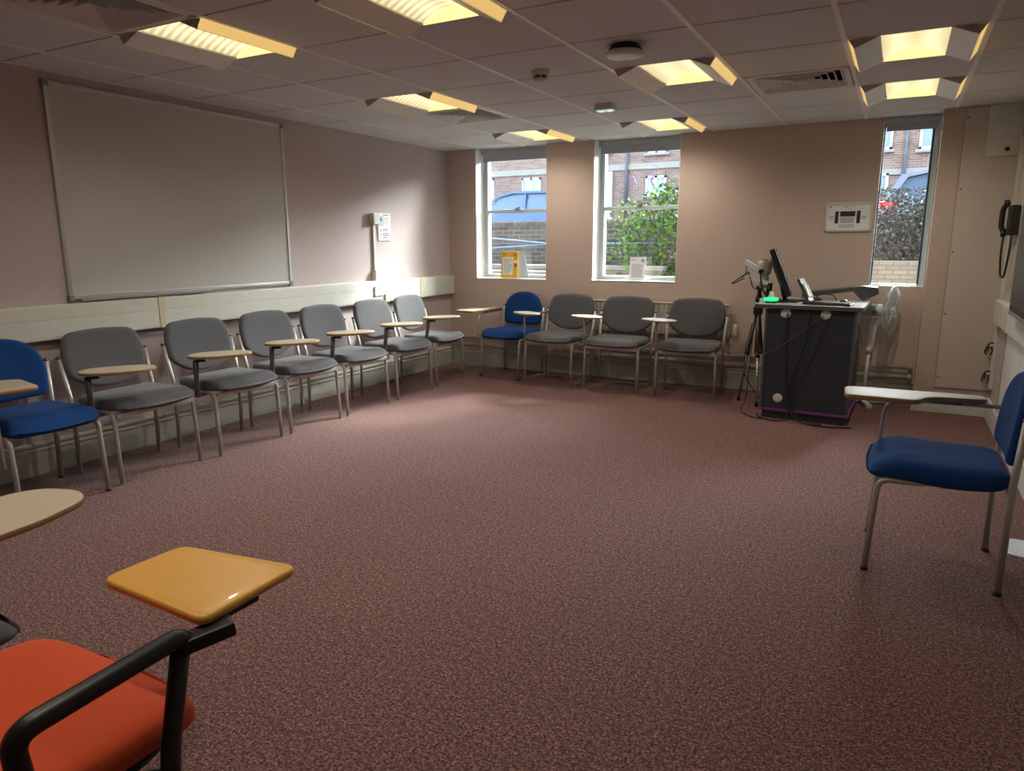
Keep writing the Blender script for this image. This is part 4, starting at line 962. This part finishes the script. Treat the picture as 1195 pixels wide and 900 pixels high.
def car(name, x, y, z, paint, flip, label, L_=4.1, hh=1.47):
    r = empty(name, (x, y, z)); f = -1 if flip else 1
    k = hh/1.47
    # body side profile, nose towards +u
    low = [(-2.0, .30), (-2.05, .62), (-1.98, .93), (-1.2, .97), (.75, .95), (1.55, .84), (1.98, .68), (2.05, .40), (1.98, .22), (-1.9, .22)]
    def ext(pts, w0, w1, m, nm, top=None, par=r):
        q = MB(); n = len(pts)
        q.prism(smooth2(pts, .09, 4), -w0, w0, m, fn=lambda u, v, w_: (f*u, w_*(1-.12*max(0, v*1.0-.9)/.5), v*k)); return q.obj(nm, par)
    ext(low, .84, .84, paint, 'body')
    cab = [(-1.90, .90), (-1.62, 1.36), (-1.2, 1.46), (.0, 1.47), (.42, 1.38), (1.10, .92)]
    ext(cab, .72, .72, M['carglass'], 'window_glass')
    q = MB()
    q.prism(smooth2([(-1.70, 1.36), (-1.25, 1.455), (.0, 1.47), (.45, 1.375), (.45, 1.42), (.0, 1.53), (-1.25, 1.52), (-1.72, 1.42)], .03, 3), -.70, .70, paint, fn=lambda u, v, w_: (f*u, w_, v*k)); q.obj('roof', r)
    for sy in (-1, 1):
        q = MB()
        for (u0, u1, u2, u3) in ((-1.97, -1.86, -1.56, -1.70), (1.05, 1.16, .48, .38), (-.42, -.34, -.36, -.44), (-1.22, -1.14, -1.12, -1.20)):
            q.prism([(u0, .93), (u1, .93), (u2, 1.44), (u3, 1.44)], sy*.70, sy*.745, paint, fn=lambda u, v, w_: (f*u, w_*(1-.04*max(0, v-.9)/.5), v*k))
        q.obj('pillar', r)
        for u in (-1.28, 1.28):
            wl = MB(); wl.lathe([(.20, sy*.80), (.31, sy*.80), (.32, sy*.72), (.32, sy*.62)], (f*u, 0, .32), M['tyre'], 24, 'y'); wl.lathe([(.19, sy*.79), (.18, sy*.83), (.0, sy*.84)], (f*u, 0, .32), M['alu'], 18, 'y'); wl.obj('wheel', r)
        q = MB(); q.box(min(f*1.98, f*2.06), max(f*1.98, f*2.06), sy*.68-.12, sy*.68+.12, .60, .74, M['white'], .02); q.obj('headlight', r)
        q = MB(); q.box(min(f*-2.06, f*-1.72), max(f*-2.06, f*-1.72), sy*.78-.09, sy*.78+.08, .82*k, .96*k, M['taillight'], .02); q.obj('tail_light', r)
        q = MB(); q.box(min(f*.80, f*.95), max(f*.80, f*.95), sy*.86-.09, sy*.86+.09, .95, 1.07, paint, .03); q.obj('wing_mirror', r)
    return tag(r, label, 'car')
car('car', -5.3, 12, 1.25, M['carpaint'], True, 'blue car parked beyond the wall outside the left window')
car('car', 6.05, 9, 1.12, M['carpaint2'], False, 'silver blue car with red tail light outside the narrow right window')

def bush(name, loc, rx, ry, z0, z1, n, mats_, label, leaf=.05, stems=9, flowers=0, kindlabel='bush', spread=1.0):
    r = empty(name, loc); q = MB()
    ms_ = [M[m] for m in mats_]; blobs = [(random.uniform(-1, 1)*rx*.7, random.uniform(-1, 1)*ry*.7, z0+(z1-z0)*random.uniform(.15, .88), random.uniform(.28, .5)*rx) for _ in range(14)]
    for i in range(n):
        bx_, by_, bz_, br_ = random.choice(blobs)
        d = Vector((random.gauss(0, 1), random.gauss(0, 1), random.gauss(0, 1))).normalized()*br_*random.uniform(.55, 1.1)
        p = Vector((bx_, by_, bz_))+d; p.z = max(z0, min(p.z, z1+.1))
        ax = Vector((random.gauss(0, 1), random.gauss(0, 1), random.gauss(0, .7))).normalized(); s_ = ax.cross(Vector((random.random(), random.random(), random.random()))).normalized()
        l = leaf*random.uniform(.7, 1.3); w_ = l*.32
        q.add([p, p+ax*l*.5+s_*w_, p+ax*l, p+ax*l*.5-s_*w_], [(0, 1, 2, 3)], ms_[0] if random.random() < .7 else ms_[-1])
    q.obj('foliage', r)
    st = MB()
    for k in range(stems):
        bx_, by_, bz_, br_ = blobs[k % len(blobs)]
        st.tube([(bx_*.15, by_*.15, z0*0), (bx_*.5, by_*.5, bz_*.55), (bx_, by_, bz_), (bx_*1.25, by_, min(z1, bz_+.2))], [.014, .010, .007, .003], M['twig'], 5)
    st.obj('stems', r)
    if flowers:
        for k in range(flowers):
            x = random.uniform(-1, 1)*rx; z = z1*random.uniform(.72, 1.05); fl = MB()
            dx = random.uniform(-.1, .1)
            for i in range(26):
                t = i/26; fl.lathe([(0, -.014), (.012, 0), (0, .014)], (x+dx*t+random.uniform(-1, 1)*.02*(1-t), random.uniform(-1, 1)*.02*(1-t)-.2, z+t*.14), M['flower'], 5)
            fl.obj('flower_spike', r)
    return tag(r, label, 'bush')
bush('flowering_bush', (1.10, 4.25, .35), .75, .35, .05, 1.95, 3200, ('leaf', 'leaf', 'leafgreen'), 'yellow green bush with purple flower spikes outside the middle window', .075, 12, 9)
bush('hedge', (4.45, 3.5, 1.02), 1.1, .5, .05, .85, 9000, ('leafdark', 'leafdark', 'leafgreen'), 'dusky purple hedge in the planter outside the narrow right window', .045, 14)

tree_ = empty('unseen_shade_tree', (9.0, 7.6, 1.25)); q = MB(); q.tube([(0, 0, 0), (.1, 0, 2.2), (0, .1, 4.5), (-.1, .2, 6.5)], [.16, .13, .09, .04], M['twig'], 10)  # out-of-view tree, added to block the sun through the narrow window
for k in range(9):
    a = k*2.4; q.tube([(0, 0, 3.2+.3*k), (.7*cos(a), .7*sin(a), 4.0+.32*k), (1.3*cos(a), 1.3*sin(a), 4.6+.33*k)], [.05, .03, .01], M['twig'], 6)
q.obj('trunk', tree_); q = MB()
for i in range(9000):
    d = Vector((random.gauss(0, 1), random.gauss(0, 1), random.gauss(0, 1))).normalized()*random.uniform(.35, 1)
    p = Vector((-.3+d.x*1.9, .2+d.y*1.9, 6.4+d.z*2.1)); ax = Vector((random.gauss(0, 1), random.gauss(0, 1), random.gauss(0, 1))).normalized(); s_ = ax.orthogonal().normalized()
    q.add([p, p+ax*.09+s_*.05, p+ax*.19, p+ax*.09-s_*.05], [(0, 1, 2, 3)], M['leafgreen'])
q.obj('foliage', tree_); tag(tree_, 'unseen leafy tree added beyond the right edge to shade the narrow window', 'tree')
